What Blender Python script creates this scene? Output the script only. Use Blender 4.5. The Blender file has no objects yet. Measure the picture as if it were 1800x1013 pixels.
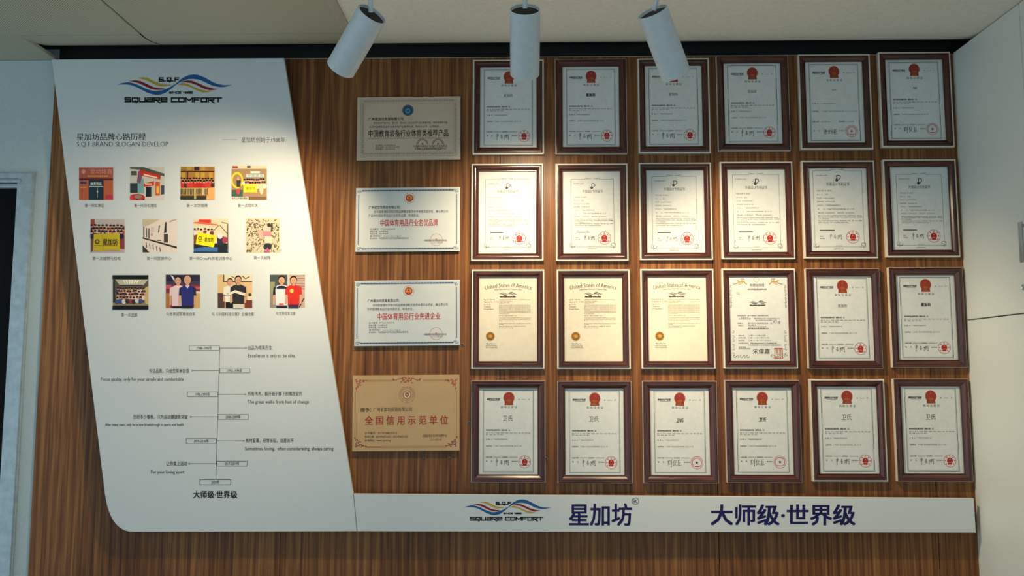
import bpy, math, random
from mathutils import Vector, Matrix
sc = bpy.context.scene
COL = sc.collection

# ------------------------------------------------------------------ camera
F = 1500.0
CAM = Vector((0.0, -2.97, 1.60))
PITCH, YAW, ROLL = math.radians(5.64), math.radians(1.11), math.radians(0.02)
fwd = Vector((-math.sin(YAW)*math.cos(PITCH), math.cos(YAW)*math.cos(PITCH), math.sin(PITCH)))
rgt = Vector((math.cos(YAW), math.sin(YAW), 0))
upv = rgt.cross(fwd)
r_ = rgt*math.cos(ROLL) + upv*math.sin(ROLL)
u_ = upv*math.cos(ROLL) - rgt*math.sin(ROLL)
cd = bpy.data.cameras.new('camera')
cam = bpy.data.objects.new('camera', cd); COL.objects.link(cam)
cam.matrix_world = Matrix.Translation(CAM) @ Matrix((r_, u_, -fwd)).transposed().to_4x4()
cd.sensor_fit = 'HORIZONTAL'; cd.sensor_width = 36.0; cd.lens = F/1800.0*36.0
cd.clip_start = 0.05
sc.camera = cam

def px(x, y, Y=0.0):
    """photo pixel -> point on the plane parallel to the wall at depth Y"""
    d = fwd + r_*((x-900.0)/F) - u_*((y-506.5)/F)
    return CAM + d*((Y-CAM.y)/d.y)
def pxX(x, y, X):
    d = fwd + r_*((x-900.0)/F) - u_*((y-506.5)/F)
    return CAM + d*((X-CAM.x)/d.x)
def pxZ(x, y, Z):
    d = fwd + r_*((x-900.0)/F) - u_*((y-506.5)/F)
    return CAM + d*((Z-CAM.z)/d.z)

# ------------------------------------------------------------------ light
world = bpy.data.worlds.new('world'); sc.world = world; world.use_nodes = True
bg = world.node_tree.nodes['Background']
bg.inputs['Color'].default_value = (0.73, 0.98, 1.12, 1); bg.inputs['Strength'].default_value = 0.74
SPOT_POWER = 60.0
SPOT_COLOR = (1.0, 0.80, 0.52)
sc.view_settings.view_transform = 'Standard'; sc.view_settings.look = 'None'
sc.view_settings.exposure = 0.0; sc.view_settings.gamma = 1.0
sc.view_settings.use_curve_mapping = False

# ------------------------------------------------------------------ materials
def s2l(c):
    return tuple((v/12.92 if v <= 0.04045 else ((v+0.055)/1.055)**2.4) for v in [q/255.0 for q in c[:3]])
def mat(name, col, rough=0.5, metal=0.0, spec=0.5, noise=None, bump=0.0, bscale=60.0, emit=None):
    m = bpy.data.materials.new(name); m.use_nodes = True
    nt = m.node_tree; b = nt.nodes['Principled BSDF']
    c = s2l(col)
    b.inputs['Roughness'].default_value = rough; b.inputs['Metallic'].default_value = metal
    b.inputs['Specular IOR Level'].default_value = spec
    tc = nt.nodes.new('ShaderNodeTexCoord')
    nz = nt.nodes.new('ShaderNodeTexNoise'); nz.inputs['Scale'].default_value = bscale; nz.inputs['Detail'].default_value = 4
    nt.links.new(tc.outputs['Object'], nz.inputs['Vector'])
    rp = nt.nodes.new('ShaderNodeValToRGB')
    k = 0.04 if noise is None else noise
    rp.color_ramp.elements[0].color = (*[v*(1-k) for v in c], 1); rp.color_ramp.elements[1].color = (*[min(1, v*(1+k)) for v in c], 1)
    rp.color_ramp.elements[0].position = 0.3; rp.color_ramp.elements[1].position = 0.7
    nt.links.new(nz.outputs['Fac'], rp.inputs['Fac']); nt.links.new(rp.outputs['Color'], b.inputs['Base Color'])
    if bump:
        bp = nt.nodes.new('ShaderNodeBump'); bp.inputs['Strength'].default_value = bump; bp.inputs['Distance'].default_value = 0.002
        nt.links.new(nz.outputs['Fac'], bp.inputs['Height']); nt.links.new(bp.outputs['Normal'], b.inputs['Normal'])
    if emit:
        b.inputs['Emission Color'].default_value = (*emit[0], 1); b.inputs['Emission Strength'].default_value = emit[1]
    return m

def wood_mat(name, dark, mid, light, rough, sx=38.0, sz=0.9, bump=0.15, axis='Z', per_object=True, spec=0.24):
    """wood grain running along one object axis"""
    m = bpy.data.materials.new(name); m.use_nodes = True
    nt = m.node_tree; L = nt.links; N = nt.nodes.new; b = nt.nodes['Principled BSDF']
    tc = N('ShaderNodeTexCoord')
    vec = tc.outputs['Object']
    if per_object:
        oi = N('ShaderNodeObjectInfo'); add = N('ShaderNodeVectorMath'); add.operation = 'ADD'
        mul = N('ShaderNodeMath'); mul.operation = 'MULTIPLY'; mul.inputs[1].default_value = 7.0
        cb = N('ShaderNodeCombineXYZ'); L.new(oi.outputs['Random'], mul.inputs[0])
        L.new(mul.outputs[0], cb.inputs[1]); L.new(vec, add.inputs[0]); L.new(cb.outputs[0], add.inputs[1]); vec = add.outputs[0]
    def stretched(a, b_):
        mp = N('ShaderNodeMapping'); s = [a, a, a]; s['XYZ'.index(axis)] = b_
        mp.inputs['Scale'].default_value = s; L.new(vec, mp.inputs['Vector']); return mp.outputs[0]
    n1 = N('ShaderNodeTexNoise'); n1.inputs['Scale'].default_value = 1; n1.inputs['Detail'].default_value = 5; n1.inputs['Distortion'].default_value = 0.6
    L.new(stretched(6.5, sz*0.55), n1.inputs['Vector'])
    n2 = N('ShaderNodeTexNoise'); n2.inputs['Scale'].default_value = 1; n2.inputs['Detail'].default_value = 6
    L.new(stretched(sx*4.2, sz*3.2), n2.inputs['Vector'])
    wv = N('ShaderNodeTexWave'); wv.wave_type = 'BANDS'; wv.bands_direction = 'X'
    wv.inputs['Scale'].default_value = 3.1; wv.inputs['Distortion'].default_value = 9.0; wv.inputs['Detail'].default_value = 3; wv.inputs['Detail Scale'].default_value = 1.4
    L.new(stretched(3.4, 0.42), wv.inputs['Vector'])
    a1 = N('ShaderNodeMath'); a1.operation = 'MULTIPLY_ADD'; a1.inputs[1].default_value = 0.70; L.new(n2.outputs['Fac'], a1.inputs[0])
    a0 = N('ShaderNodeMath'); a0.operation = 'MULTIPLY_ADD'; a0.inputs[1].default_value = 0.12; L.new(wv.outputs['Fac'], a0.inputs[0])
    a2 = N('ShaderNodeMath'); a2.operation = 'MULTIPLY'; a2.inputs[1].default_value = 0.38; L.new(n1.outputs['Fac'], a2.inputs[0])
    L.new(a2.outputs[0], a0.inputs[2]); L.new(a0.outputs[0], a1.inputs[2])
    rp = N('ShaderNodeValToRGB'); e = rp.color_ramp.elements
    e[0].position = 0.38; e[0].color = (*s2l(dark), 1); e[1].position = 0.84; e[1].color = (*s2l(light), 1)
    q = e.new(0.60); q.color = (*s2l(mid), 1)
    L.new(a1.outputs[0], rp.inputs['Fac']); L.new(rp.outputs['Color'], b.inputs['Base Color'])
    b.inputs['Roughness'].default_value = rough; b.inputs['Specular IOR Level'].default_value = spec
    bp = N('ShaderNodeBump'); bp.inputs['Strength'].default_value = bump; bp.inputs['Distance'].default_value = 0.001
    L.new(a1.outputs[0], bp.inputs['Height']); L.new(bp.outputs['Normal'], b.inputs['Normal'])
    return m

def ink_mat(name, rough=0.55, spec=0.3):
    m = bpy.data.materials.new(name); m.use_nodes = True
    nt = m.node_tree; b = nt.nodes['Principled BSDF']
    at = nt.nodes.new('ShaderNodeAttribute'); at.attribute_name = 'ink'
    nt.links.new(at.outputs['Color'], b.inputs['Base Color'])
    b.inputs['Roughness'].default_value = rough; b.inputs['Specular IOR Level'].default_value = spec
    return m

def perforated(name, col):
    m = bpy.data.materials.new(name); m.use_nodes = True
    nt = m.node_tree; L = nt.links; N = nt.nodes.new; b = nt.nodes['Principled BSDF']
    tc = N('ShaderNodeTexCoord'); mp = N('ShaderNodeMapping'); mp.inputs['Scale'].default_value = (170, 170, 170); mp.inputs['Rotation'].default_value = (0, 0, math.pi/4)
    L.new(tc.outputs['Object'], mp.inputs['Vector'])
    fr = N('ShaderNodeVectorMath'); fr.operation = 'FRACTION'; L.new(mp.outputs[0], fr.inputs[0])
    sb = N('ShaderNodeVectorMath'); sb.operation = 'SUBTRACT'; sb.inputs[1].default_value = (0.5, 0.5, 0.5); L.new(fr.outputs[0], sb.inputs[0])
    ml = N('ShaderNodeVectorMath'); ml.operation = 'MULTIPLY'; ml.inputs[1].default_value = (1, 1, 0); L.new(sb.outputs[0], ml.inputs[0])
    ln = N('ShaderNodeVectorMath'); ln.operation = 'LENGTH'; L.new(ml.outputs[0], ln.inputs[0])
    rp = N('ShaderNodeValToRGB'); e = rp.color_ramp.elements; c = s2l(col)
    e[0].position = 0.24; e[0].color = (*[v*0.22 for v in c], 1); e[1].position = 0.32; e[1].color = (*c, 1)
    L.new(ln.outputs['Value'], rp.inputs['Fac']); L.new(rp.outputs['Color'], b.inputs['Base Color'])
    b.inputs['Roughness'].default_value = 0.6
    return m

M = {}
M['wood'] = wood_mat('walnut_laminate', (78, 44, 25), (122, 77, 43), (168, 116, 69), 0.34)
M['frame'] = wood_mat('mahogany_stain', (52, 24, 19), (76, 36, 27), (104, 56, 42), 0.22, sx=60, sz=3, bump=0.03, axis='X', spec=0.7)
M['frame_v'] = wood_mat('mahogany_stain_upright', (52, 24, 19), (76, 36, 27), (104, 56, 42), 0.22, sx=60, sz=3, bump=0.03, axis='Z', spec=0.7)
M['rim'] = mat('cream_frame_edge', (232, 224, 206), 0.35)
M['paper'] = mat('certificate_paper', (222, 224, 220), 0.55, spec=0.3)
M['paper_cream'] = mat('cream_certificate_paper', (232, 222, 200), 0.6, spec=0.3)
M['board'] = mat('white_acrylic_board', (216, 220, 220), 0.42, spec=0.35, noise=0.006)
M['plaster'] = mat('painted_plaster', (186, 200, 202), 0.7, bump=0.1, bscale=120)
M['ceil'] = mat('painted_ceiling', (242, 236, 222), 0.75)
M['tile'] = perforated('perforated_ceiling_metal', (204, 198, 174))
M['trim'] = mat('ceiling_trim_metal', (196, 190, 172), 0.45, metal=0.2)
M['cab'] = mat('pale_grey_cabinet_enamel', (232, 236, 230), 0.42, noise=0.008)
M['gap'] = mat('dark_reveal', (22, 22, 22), 0.8)  # near-black for recesses, also the painted shade above the boards
M['alu'] = mat('brushed_aluminium', (176, 190, 196), 0.38, metal=0.55, bump=0.25, bscale=40, noise=0.12)
M['handle'] = mat('satin_steel', (190, 200, 206), 0.3, metal=0.8)
M['darkglass'] = mat('dark_glass', (9, 9, 10), 0.35, spec=0.1)
M['lamp'] = mat('white_lamp_enamel', (206, 214, 218), 0.38)
M['lampback'] = mat('black_vent_mesh', (24, 24, 25), 0.6, noise=0.6, bscale=260)
M['led'] = mat('lamp_lens', (255, 240, 215), 0.3, emit=((1.0, 0.80, 0.55), 12.0))
M['floor'] = mat('pale_floor_tile', (206, 206, 204), 0.4)
M['ink'] = ink_mat('printed_ink')
M['plate'] = ink_mat('plaque_print', 0.42, 0.4)
def plate_mat(name, col, metal, rough):
    return mat(name, col, rough, metal=metal, noise=0.05, bscale=9)
M['p_rose'] = plate_mat('rose_gold_plate', (206, 188, 166), 0.35, 0.4)
M['p_silver'] = plate_mat('silver_plate', (216, 218, 214), 0.25, 0.4)
M['p_gold'] = plate_mat('gold_plate', (208, 166, 116), 0.35, 0.4)
M['plate_back'] = mat('dark_plaque_backing', (34, 24, 24), 0.6)
M['screw'] = mat('dull_screw_metal', (130, 125, 120), 0.4, metal=0.8)

# ------------------------------------------------------------------ object helpers
def obj(name, verts, faces, m, parent=None, loc=None, smooth=False):
    me = bpy.data.meshes.new(name); me.from_pydata([tuple(v) for v in verts], [], faces); me.update()
    o = bpy.data.objects.new(name, me); COL.objects.link(o)
    if m: me.materials.append(m)
    if parent: o.parent = parent
    if loc is not None: o.location = loc
    if smooth:
        for p in me.polygons: p.use_smooth = True
    return o
def empty(name, loc):
    o = bpy.data.objects.new(name, None); COL.objects.link(o); o.location = loc; o.empty_display_size = 0.05
    return o
def tag(o, label, cat, group=None):
    o['label'] = label; o['category'] = cat
    if group: o['group'] = group
    return o
def struct(o, label=None, cat=None):
    o['kind'] = 'structure'
    if label: o['label'] = label
    if cat: o['category'] = cat
    return o
def box_geo(x0, x1, y0, y1, z0, z1, bev=0.0):
    if bev <= 0:
        v = [(x, y, z) for z in (z0, z1) for y in (y0, y1) for x in (x0, x1)]
        f = [(0, 2, 3, 1), (4, 5, 7, 6), (0, 1, 5, 4), (2, 6, 7, 3), (0, 4, 6, 2), (1, 3, 7, 5)]
        return v, f
    import bmesh
    bm = bmesh.new()
    v, f = box_geo(x0, x1, y0, y1, z0, z1)
    vs = [bm.verts.new(p) for p in v]
    for q in f: bm.faces.new([vs[i] for i in q])
    bmesh.ops.bevel(bm, geom=list(bm.edges), offset=bev, segments=2, affect='EDGES', profile=0.7)
    bm.verts.index_update()
    V = [tuple(w.co) for w in bm.verts]; Fc = [tuple(w.index for w in q.verts) for q in bm.faces]; bm.free()
    return V, Fc
def box(name, x0, x1, y0, y1, z0, z1, m, parent=None, bev=0.0, loc=None):
    v, f = box_geo(x0, x1, y0, y1, z0, z1, bev)
    return obj(name, v, f, m, parent, loc)
def prism_xz(name, pts, y0, y1, m, parent=None, bev=0.0):
    """outline in (x, z), extruded from y0 (front, nearer the camera) to y1; front edge eased"""
    n = len(pts); cx = sum(p[0] for p in pts)/n; cz = sum(p[1] for p in pts)/n
    def inset(d):
        out = []
        for i in range(n):
            a, b, c = Vector(pts[i-1]), Vector(pts[i]), Vector(pts[(i+1) % n])
            t = ((b-a).normalized() + (c-b).normalized()).normalized(); nn = Vector((-t.y, t.x))
            if nn.dot(Vector((cx, cz))-b) < 0: nn = -nn
            out.append(b + nn*d)
        return out
    rings = [(inset(bev), y0), (pts, y0+bev), (pts, y1)] if bev else [(pts, y0), (pts, y1)]
    V = [(p[0], y, p[1]) for r, y in rings for p in r]
    Fc = [tuple(range(n))]
    for k in range(len(rings)-1):
        for i in range(n):
            j = (i+1) % n; Fc.append((k*n+i, k*n+j, (k+1)*n+j, (k+1)*n+i))
    Fc.append(tuple(reversed(range((len(rings)-1)*n, len(rings)*n))))
    return obj(name, V, Fc, m, parent)
def lathe(name, prof, m, parent=None, seg=40, smooth=True):
    """prof = [(r, z)], axis +Z"""
    V = []; Fc = []; n = len(prof)
    for i in range(seg):
        a = 2*math.pi*i/seg
        for r, z in prof: V.append((r*math.cos(a), r*math.sin(a), z))
    for i in range(seg):
        j = (i+1) % seg
        for k in range(n-1): Fc.append((i*n+k, j*n+k, j*n+k+1, i*n+k+1))
    o = obj(name, V, Fc, m, parent, smooth=smooth)
    if smooth:
        o.data.set_sharp_from_angle(angle=math.radians(35))
    return o

# ------------------------------------------------------------------ flat print
_tc = bpy.data.curves.new('type_setter', 'FONT'); _to = bpy.data.objects.new('type_setter', _tc); COL.objects.link(_to)
_tc.resolution_u = 2
_cache = {}
def glyphs(s, shear=0.0):
    k = (s, shear)
    if k not in _cache:
        _tc.body = s; _tc.shear = shear
        dg = bpy.context.evaluated_depsgraph_get(); dg.update()
        me = bpy.data.meshes.new_from_object(_to.evaluated_get(dg))
        _cache[k] = ([(v.co.x, v.co.y) for v in me.vertices], [tuple(p.vertices) for p in me.polygons])
        bpy.data.meshes.remove(me)
    return _cache[k]
SQ = {'S': [[(1, 0), (0, 0), (0, .5), (1, .5), (1, 1), (0, 1)]], 'Q': [[(0, 0), (1, 0), (1, 1), (0, 1), (0, 0)], [(.5, .75), (.72, 1.3)]],
      'U': [[(0, 0), (0, 1), (1, 1), (1, 0)]], 'A': [[(.06, 0), (1, 0), (1, 1), (0, 1), (0, .5), (1, .5)]],
      'R': [[(-.05, 0), (1, 0), (1, .55), (.3, .55), (1.05, 1.3)], [(0, .3), (0, 1)]], 'e': [[(1, 1), (0, 1), (0, 0), (1, 0), (1, .5), (.1, .5)]],
      'C': [[(1, 0), (0, 0), (0, 1), (1, 1)]], 'O': [[(0, 0), (1, 0), (1, 1), (0, 1), (0, 0)]], 'M': [[(0, 1), (0, 0), (.5, .7), (1, 0), (1, 1)]],
      'F': [[(1, 0), (0, 0), (0, 1)], [(0, .52), (.85, .52)]], 'T': [[(-.15, 0), (1.1, 0)], [(.5, 0), (.5, 1)]], 'I': [[(.5, 0), (.5, 1)]],
      'N': [[(0, 1), (0, 0), (1, 1), (1, 0)]], 'E': [[(1, 0), (0, 0), (0, 1), (1, 1)], [(0, .5), (.9, .5)]], '.': [[(.3, .95), (.5, .95)]],
      '1': [[(.3, .1), (.6, 0), (.6, 1)]], '9': [[(1, .5), (0, .5), (0, 0), (1, 0), (1, 1), (0, 1)]], '8': [[(0, 0), (1, 0), (1, 1), (0, 1), (0, 0)], [(0, .5), (1, .5)]], ' ': []}
SQW = {'I': .45, '.': .45, ' ': .45, '1': .6, 'M': 1.25}

SIG = {'a': [[(.02, .28), (.17, .2)], [(.03, .5), (.15, .43), (.17, .2)], [(.10, 0), (.085, 1.0)], [(.36, .36), (.47, .28)], [(.33, .58), (.50, .48)], [(.42, .22), (.40, .78), (.52, .62)], [(.60, .38), (.97, .22)], [(.66, .42), (.63, .88)], [(.66, .46), (.92, .36), (.94, .9), (.88, .82)], [(.79, .22), (.77, .78)], [(.70, .55), (.73, .62)], [(.84, .5), (.87, .58)]],
       'b': [[(.0, .32), (.19, .2)], [(.12, .1), (.03, .8)], [(.05, .38), (.17, .72)], [(.24, .18), (.235, .58)], [(.31, .0), (.28, 1.0), (.22, .9)], [(.46, .1), (.38, .45)], [(.425, .35), (.41, .9)], [(.50, .25), (.62, .17)], [(.48, .42), (.63, .36)], [(.56, .48), (.47, .82)], [(.49, .58), (.65, .86)], [(.75, .2), (.93, .13)], [(.78, .2), (.75, .86), (.97, .78)], [(.78, .42), (.90, .38), (.90, .6), (.78, .64)]],
       'c': [[(.05, .1), (.1, .2)], [(.02, .4), (.1, .38), (.08, .8), (.14, .7)], [(.15, .35), (.3, .3)], [(.2, .15), (.16, .4)], [(.12, .55), (.32, .48)], [(.22, .3), (.21, .95)], [(.38, .35), (.5, .3)], [(.38, .55), (.5, .5)], [(.37, .8), (.51, .7)], [(.44, .3), (.43, .78)], [(.54, .25), (.56, .42), (.66, .38), (.66, .2)], [(.53, .55), (.68, .5), (.68, .8)], [(.6, .55), (.58, .82)], [(.75, .3), (.97, .2)], [(.77, .45), (.95, .38)], [(.72, .6), (1.0, .5)], [(.86, .1), (.85, .6), (.76, .8)], [(.86, .62), (.84, .95), (.9, .85)], [(.88, .62), (1.0, .85)]]}
class Print:
    """flat print: coloured polygons in print coordinates, y down, mapped to (x, z)"""
    def __init__(s, fmap, y=0.0):
        s.m = fmap; s.y = y; s.segs = [[None, [], [], []]]; s.layer = 1; s.n = 0
    def cut(s, name):
        """what follows is a part of its own"""
        s.segs.append([name, [], [], []]); return s
    def up(s, n=1): s.layer += n; return s
    def add(s, pts, faces, col, lift=0.0):
        _, SV, SF, SC = s.segs[-1]; o = len(SV); s.n += 1; yy = s.y - 0.00022*s.layer - lift - 0.000006*s.n      # each impression lies a hair above the last
        for a, b in pts:
            X, Z = s.m(a, b); SV.append((X, yy, Z))
        c = s2l(col)
        for f in faces: SF.append(tuple(o+i for i in f)); SC.append(c)
    def poly(s, pts, col): s.add(pts, [tuple(range(len(pts)))], col)
    def rect(s, x0, y0, x1, y1, col): s.poly([(x0, y1), (x1, y1), (x1, y0), (x0, y0)], col)
    def ell(s, cx, cy, rx, ry, col, n=18): s.poly([(cx+rx*math.cos(2*math.pi*i/n), cy+ry*math.sin(2*math.pi*i/n)) for i in range(n)], col)
    def ring(s, cx, cy, rx, ry, k, col, n=28):
        P = []; Fc = []
        for i in range(n):
            a = 2*math.pi*i/n; c, d = math.cos(a), math.sin(a)
            P += [(cx+rx*c, cy+ry*d), (cx+rx*k*c, cy+ry*k*d)]
        for i in range(n):
            j = (i+1) % n; Fc.append((2*i, 2*j, 2*j+1, 2*i+1))
        s.add(P, Fc, col)
    def star(s, cx, cy, rx, ry, col, rot=0.0):
        P = []
        for i in range(10):
            a = -math.pi/2 + rot + i*math.pi/5; k = 1 if i % 2 == 0 else .4
            P.append((cx+rx*k*math.cos(a), cy+ry*k*math.sin(a)))
        s.add(P+[(cx, cy)], [(10, i, (i+1) % 10) for i in range(10)], col)
    def line(s, pts, w, col, asp=1.0, sq=False):
        """polyline of width w (x units); asp = x-unit / y-unit ratio"""
        P = []; Fc = []
        q = [Vector((a, b*asp)) for a, b in pts]
        for i in range(len(q)-1):
            a, b = q[i].copy(), q[i+1].copy(); t = (b-a)
            if t.length < 1e-9: continue
            t.normalize(); n = Vector((-t.y, t.x))*w/2
            if sq: a -= t*w/2; b += t*w/2
            o = len(P); P += [a+n, b+n, b-n, a-n]; Fc.append((o, o+1, o+2, o+3))
        s.add([(p.x, p.y/asp) for p in P], Fc, col)
    def frame(s, x0, y0, x1, y1, w, col, asp=1.0):
        h = w/asp
        s.rect(x0, y0, x1, y0+h, col); s.rect(x0, y1-h, x1, y1, col); s.rect(x0, y0, x0+w, y1, col); s.rect(x1-w, y0, x1, y1, col)
    def text(s, t, x0, x1, yc, h, col, bold=0.0, shear=0.0, arc=0.0):
        """fit text between x0 and x1, em height h, vertical centre yc"""
        P, Fc = glyphs(t, shear)
        if not P: return
        a = min(p[0] for p in P); b = max(p[0] for p in P); k = (x1-x0)/max(b-a, 1e-6); ky = h/0.87
        out = []
        for p in P:
            X = x0+(p[0]-a)*k; Y = yc-(p[1]-0.36)*ky
            if arc:
                q = (X-(x0+x1)/2)/((x1-x0)/2); Y += arc*(q*q)
            out.append((X, Y))
        if not bold: s.add(out, Fc, col); return
        sh = ((-1, -1), (1, -1), (-1, 1), (1, 1)) if bold > .015 else ((-1, 0), (1, 0))   # overprint, slightly shifted
        for i, (dx_, dy_) in enumerate(sh): s.add([(X+dx_*bold*k, Y+dy_*bold*.7*ky) for X, Y in out], Fc, col, 0.00003*i)
    def square(s, t, x0, x1, y0, y1, w, col, asp=1.0):
        """wide square-cut sans lettering made of strokes"""
        W = [SQW.get(c, 1.0) for c in t]; gap = .32; tot = sum(W)+gap*(len(t)-1); k = (x1-x0)/tot; x = x0
        for c, ww in zip(t, W):
            for st in SQ[c]:
                off = 0 if c not in 'I.1' else -.25
                s.line([(x+(a+off)*ww*k if c == 'M' else x+(a+off)*k, y0+b*(y1-y0)) for a, b in st], w, col, asp, sq=True)
            x += (ww+gap)*k
    def sign(s, k, x0, x1, y0, y1, w, col, asp=1.0):
        for st in SIG[k]: s.line([(x0+(x1-x0)*a, y0+(y1-y0)*b) for a, b in st], w, col, asp, sq=True)
    def scroll(s, cx, cy, r, a0, turns, w, col, asp=1.0, sgn=1):
        n = max(6, int(turns*10)); pts = []
        for i in range(n+1):
            a = a0+sgn*turns*2*math.pi*i/n; q = r*(1-0.8*i/n)
            pts.append((cx+q*math.cos(a), cy+q*math.sin(a)/asp))
        s.line(pts, w, col, asp)
    def build(s, name, parent, label=None, m=None):
        res = []
        for nm, SV, SF, SC in s.segs:
            if not SF: continue
            nm = nm or name
            me = bpy.data.meshes.new(nm); me.from_pydata(SV, [], SF); me.update()
            at = me.color_attributes.new('ink', 'FLOAT_COLOR', 'CORNER'); arr = []
            for p, c in zip(me.polygons, SC): arr += [c[0], c[1], c[2], 1.0]*p.loop_total
            at.data.foreach_set('color', arr)
            me.materials.append(m or M['ink'])
            o = bpy.data.objects.new(nm, me); COL.objects.link(o); o.parent = parent
            if label: o['label'] = label
            res.append((nm, o))
        return res
def share(name, src, parent, label=None):
    o = bpy.data.objects.new(name, src.data); COL.objects.link(o); o.parent = parent
    if label: o['label'] = label
    return o

# =================================================================== the setting
Z_TOP = px(900, 101).z                 # top of the cladding
Z_CEIL = Z_TOP + 0.054
XL = px(70, 614).x                     # left edge of the wood
XR = px(1697, 560).x                   # cabinet front plane
wall = struct(box('wall_back', -3.6, 3.0, 0.03, 0.15, 0, Z_CEIL, M['plaster']), 'pale grey painted wall behind the walnut cladding', 'wall')
seams = [XL] + [px(x, 960).x for x in (492, 878, 1264, 1650)] + [XR+0.40]
for i in range(len(seams)-1):
    a, b = seams[i]+0.001, seams[i+1]-0.001
    w_ = (b-a)/2
    box('wood_board', -w_, w_, 0.0, 0.0299, 0.0, Z_TOP, M['wood'], wall, bev=0.0008, loc=((a+b)/2, 0, 0))
box('gap_shade_strip', XL, XR+0.4, 0.024, 0.0299, Z_TOP+0.001, Z_CEIL, M['gap'], wall)  # dark strip painted in for the shade between boards and ceiling
box('lit_clad_edge', XL, XR+0.02, 0.0005, 0.004, Z_TOP, Z_TOP+0.002, M['trim'], wall)  # pale strip paints in the light caught along the cladding's top
# plaster return left of the cladding, level with the wood
xj1 = px(62, 305).x; xj0 = px(33, 335).x; z_head = px(30, 304).z
box('plaster_return', xj1, XL-0.002, 0.006, 0.0299, 0, z_head, M['plaster'], wall)
box('plaster_band', -3.6, XL-0.002, 0.006, 0.0299, z_head, Z_TOP+0.003, M['plaster'], wall)
struct(box('floor', -3.6, 3.0, -6.0, 0.03, -0.05, 0.0, M['floor']), 'pale floor at the foot of the wood wall', 'floor')
# ceiling: perforated metal tiles on the left, plain board on the right; its edge is an added upward curve that shades it toward the wall
Z_M = Z_TOP + 0.004
ceil = struct(box('ceiling', -3.6, 3.0, -6.0, 0.15, Z_M+0.05, Z_M+0.14, M['gap']), 'beige ceiling of perforated tiles and plain board', 'ceiling')
s1 = pxZ(178, 0, Z_M).x; s2 = pxZ(577, 2, Z_M).x
pitch_ = s2 - s1; LIP = -0.22
for k in range(3):
    x1 = s2 - pitch_*k
    for j, (ya, yb) in enumerate(((-1.2, LIP), (-2.4, -1.2), (-3.6, -2.4), (-6.0, -3.6))):
        box('ceiling_tile', x1-pitch_+0.003, x1-0.003, ya+0.003, yb-(0.003 if j else 0), Z_M, Z_M+0.012, M['tile'], ceil, bev=0.002)
box('edge_trim', s2-0.004, s2+0.026, -6.0, LIP, Z_M-0.005, Z_M+0.012, M['trim'], ceil, bev=0.002)
box('plain_board', s2+0.027, 3.0, -6.0, LIP, Z_M, Z_M+0.012, M['ceil'], ceil)
LP = [(LIP, 0.0), (-0.19, 0.0012), (-0.16, 0.0045), (-0.13, 0.0100), (-0.10, 0.0170), (-0.07, 0.0255), (-0.045, 0.0340), (-0.030, 0.0405), (-0.022, 0.050)]
def lip(x0, x1, m, flat=False):
    V = [(x, y, Z_M+(0 if flat else z)) for x in (x0, x1) for y, z in LP]; n = len(LP)
    obj('shade_lip', V, [(k, n+k, n+k+1, k+1) for k in range(n-1)], m, ceil, smooth=True)
lip(XL, s1-0.003, M['tile']); lip(s1+0.003, s2-0.004, M['tile']); lip(s2-0.003, s2+0.026, M['trim']); lip(s2+0.027, 3.0, M['ceil'])
box('ceiling_tile', s1-2*pitch_, XL, LIP, 0.006, Z_M, Z_M+0.012, M['tile'], ceil)
# door on the far left: aluminium frame round dark glass
door = empty('door_1', (xj0-0.4, 0, 0)); struct(door, 'dark glass door in a dull aluminium frame at the left edge', 'door')
dx = door.location.x
box('jamb', xj0-dx, xj1-dx-0.004, -0.012, 0.0299, 0, z_head-0.002, M['alu'], door, bev=0.003)
box('jamb_lip', xj1-dx-0.0175, xj1-dx, -0.004, 0.0299, 0, z_head+0.004, M['alu'], door, bev=0.002)
zh0 = px(20, 331).z
for k, (a, b, d) in enumerate(((0.0, 0.42, 0.010), (0.46, 0.70, 0.018), (0.74, 1.0, 0.008))):
    box('head_rail', -0.5, xj0-dx+0.012, -d, 0.0299, z_head-(z_head-zh0)*b, z_head-(z_head-zh0)*a, M['alu'], door, bev=0.003)
box('glass_pane', -0.5, xj0-dx, 0.012, 0.022, 0, zh0, M['darkglass'], door)

# cabinet on the right, its doors facing left
cab = empty('wall_cabinet', (XR+0.25, -0.7, 0))
tag(cab, 'tall pale grey cabinet with flat doors at the right edge', 'cabinet')
cx, cy = cab.location.x, cab.location.y
z_gap = pxX(1750, 557, XR).z; y_seam = pxX(1791.5, 20, XR).y
box('carcass', 0.020-0.25, 0.25, -1.3, 0.698, 0.0, Z_M-0.002, M['gap'], cab)
box('edge_strip', XR-cx+0.002, XR-cx+0.018, 0.690, 0.699, 0.0, Z_M-0.004, M['cab'], cab)
doors = []
for (ya, yb) in ((y_seam+0.0015, -0.012), (y_seam-0.46, y_seam-0.0015), (y_seam-0.92, y_seam-0.463)):
    for (za, zb) in ((0.08, z_gap-0.002), (z_gap+0.002, Z_M-0.003)):
        d = box('cabinet_door', XR-cx, XR-cx+0.018, ya-cy, yb-cy, za, zb, M['cab'], cab, bev=0.0012)
        doors.append((d, ya, yb, za, zb))
def handle(d, y, z0, z1):
    hx = XR-cx
    V, Fc = [], []
    for (x0, x1, y0, y1, a, b) in ((hx-0.024, hx-0.018, y-0.009, y+0.009, z0, z1), (hx-0.018, hx, y-0.003, y+0.006, z0+0.006, z0+0.016), (hx-0.018, hx, y-0.003, y+0.006, z1-0.016, z1-0.006)):
        v, f = box_geo(x0, x1, y0-cy, y1-cy, a, b, 0.0012); o = len(V); V += v; Fc += [tuple(o+i for i in q) for q in f]
    obj('handle', V, Fc, M['handle'], d)
hp = pxX(1796, 428, XR-0.02)
hz0, hz1 = pxX(1792, 463, XR-0.02).z, pxX(1792, 391, XR-0.02).z
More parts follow.
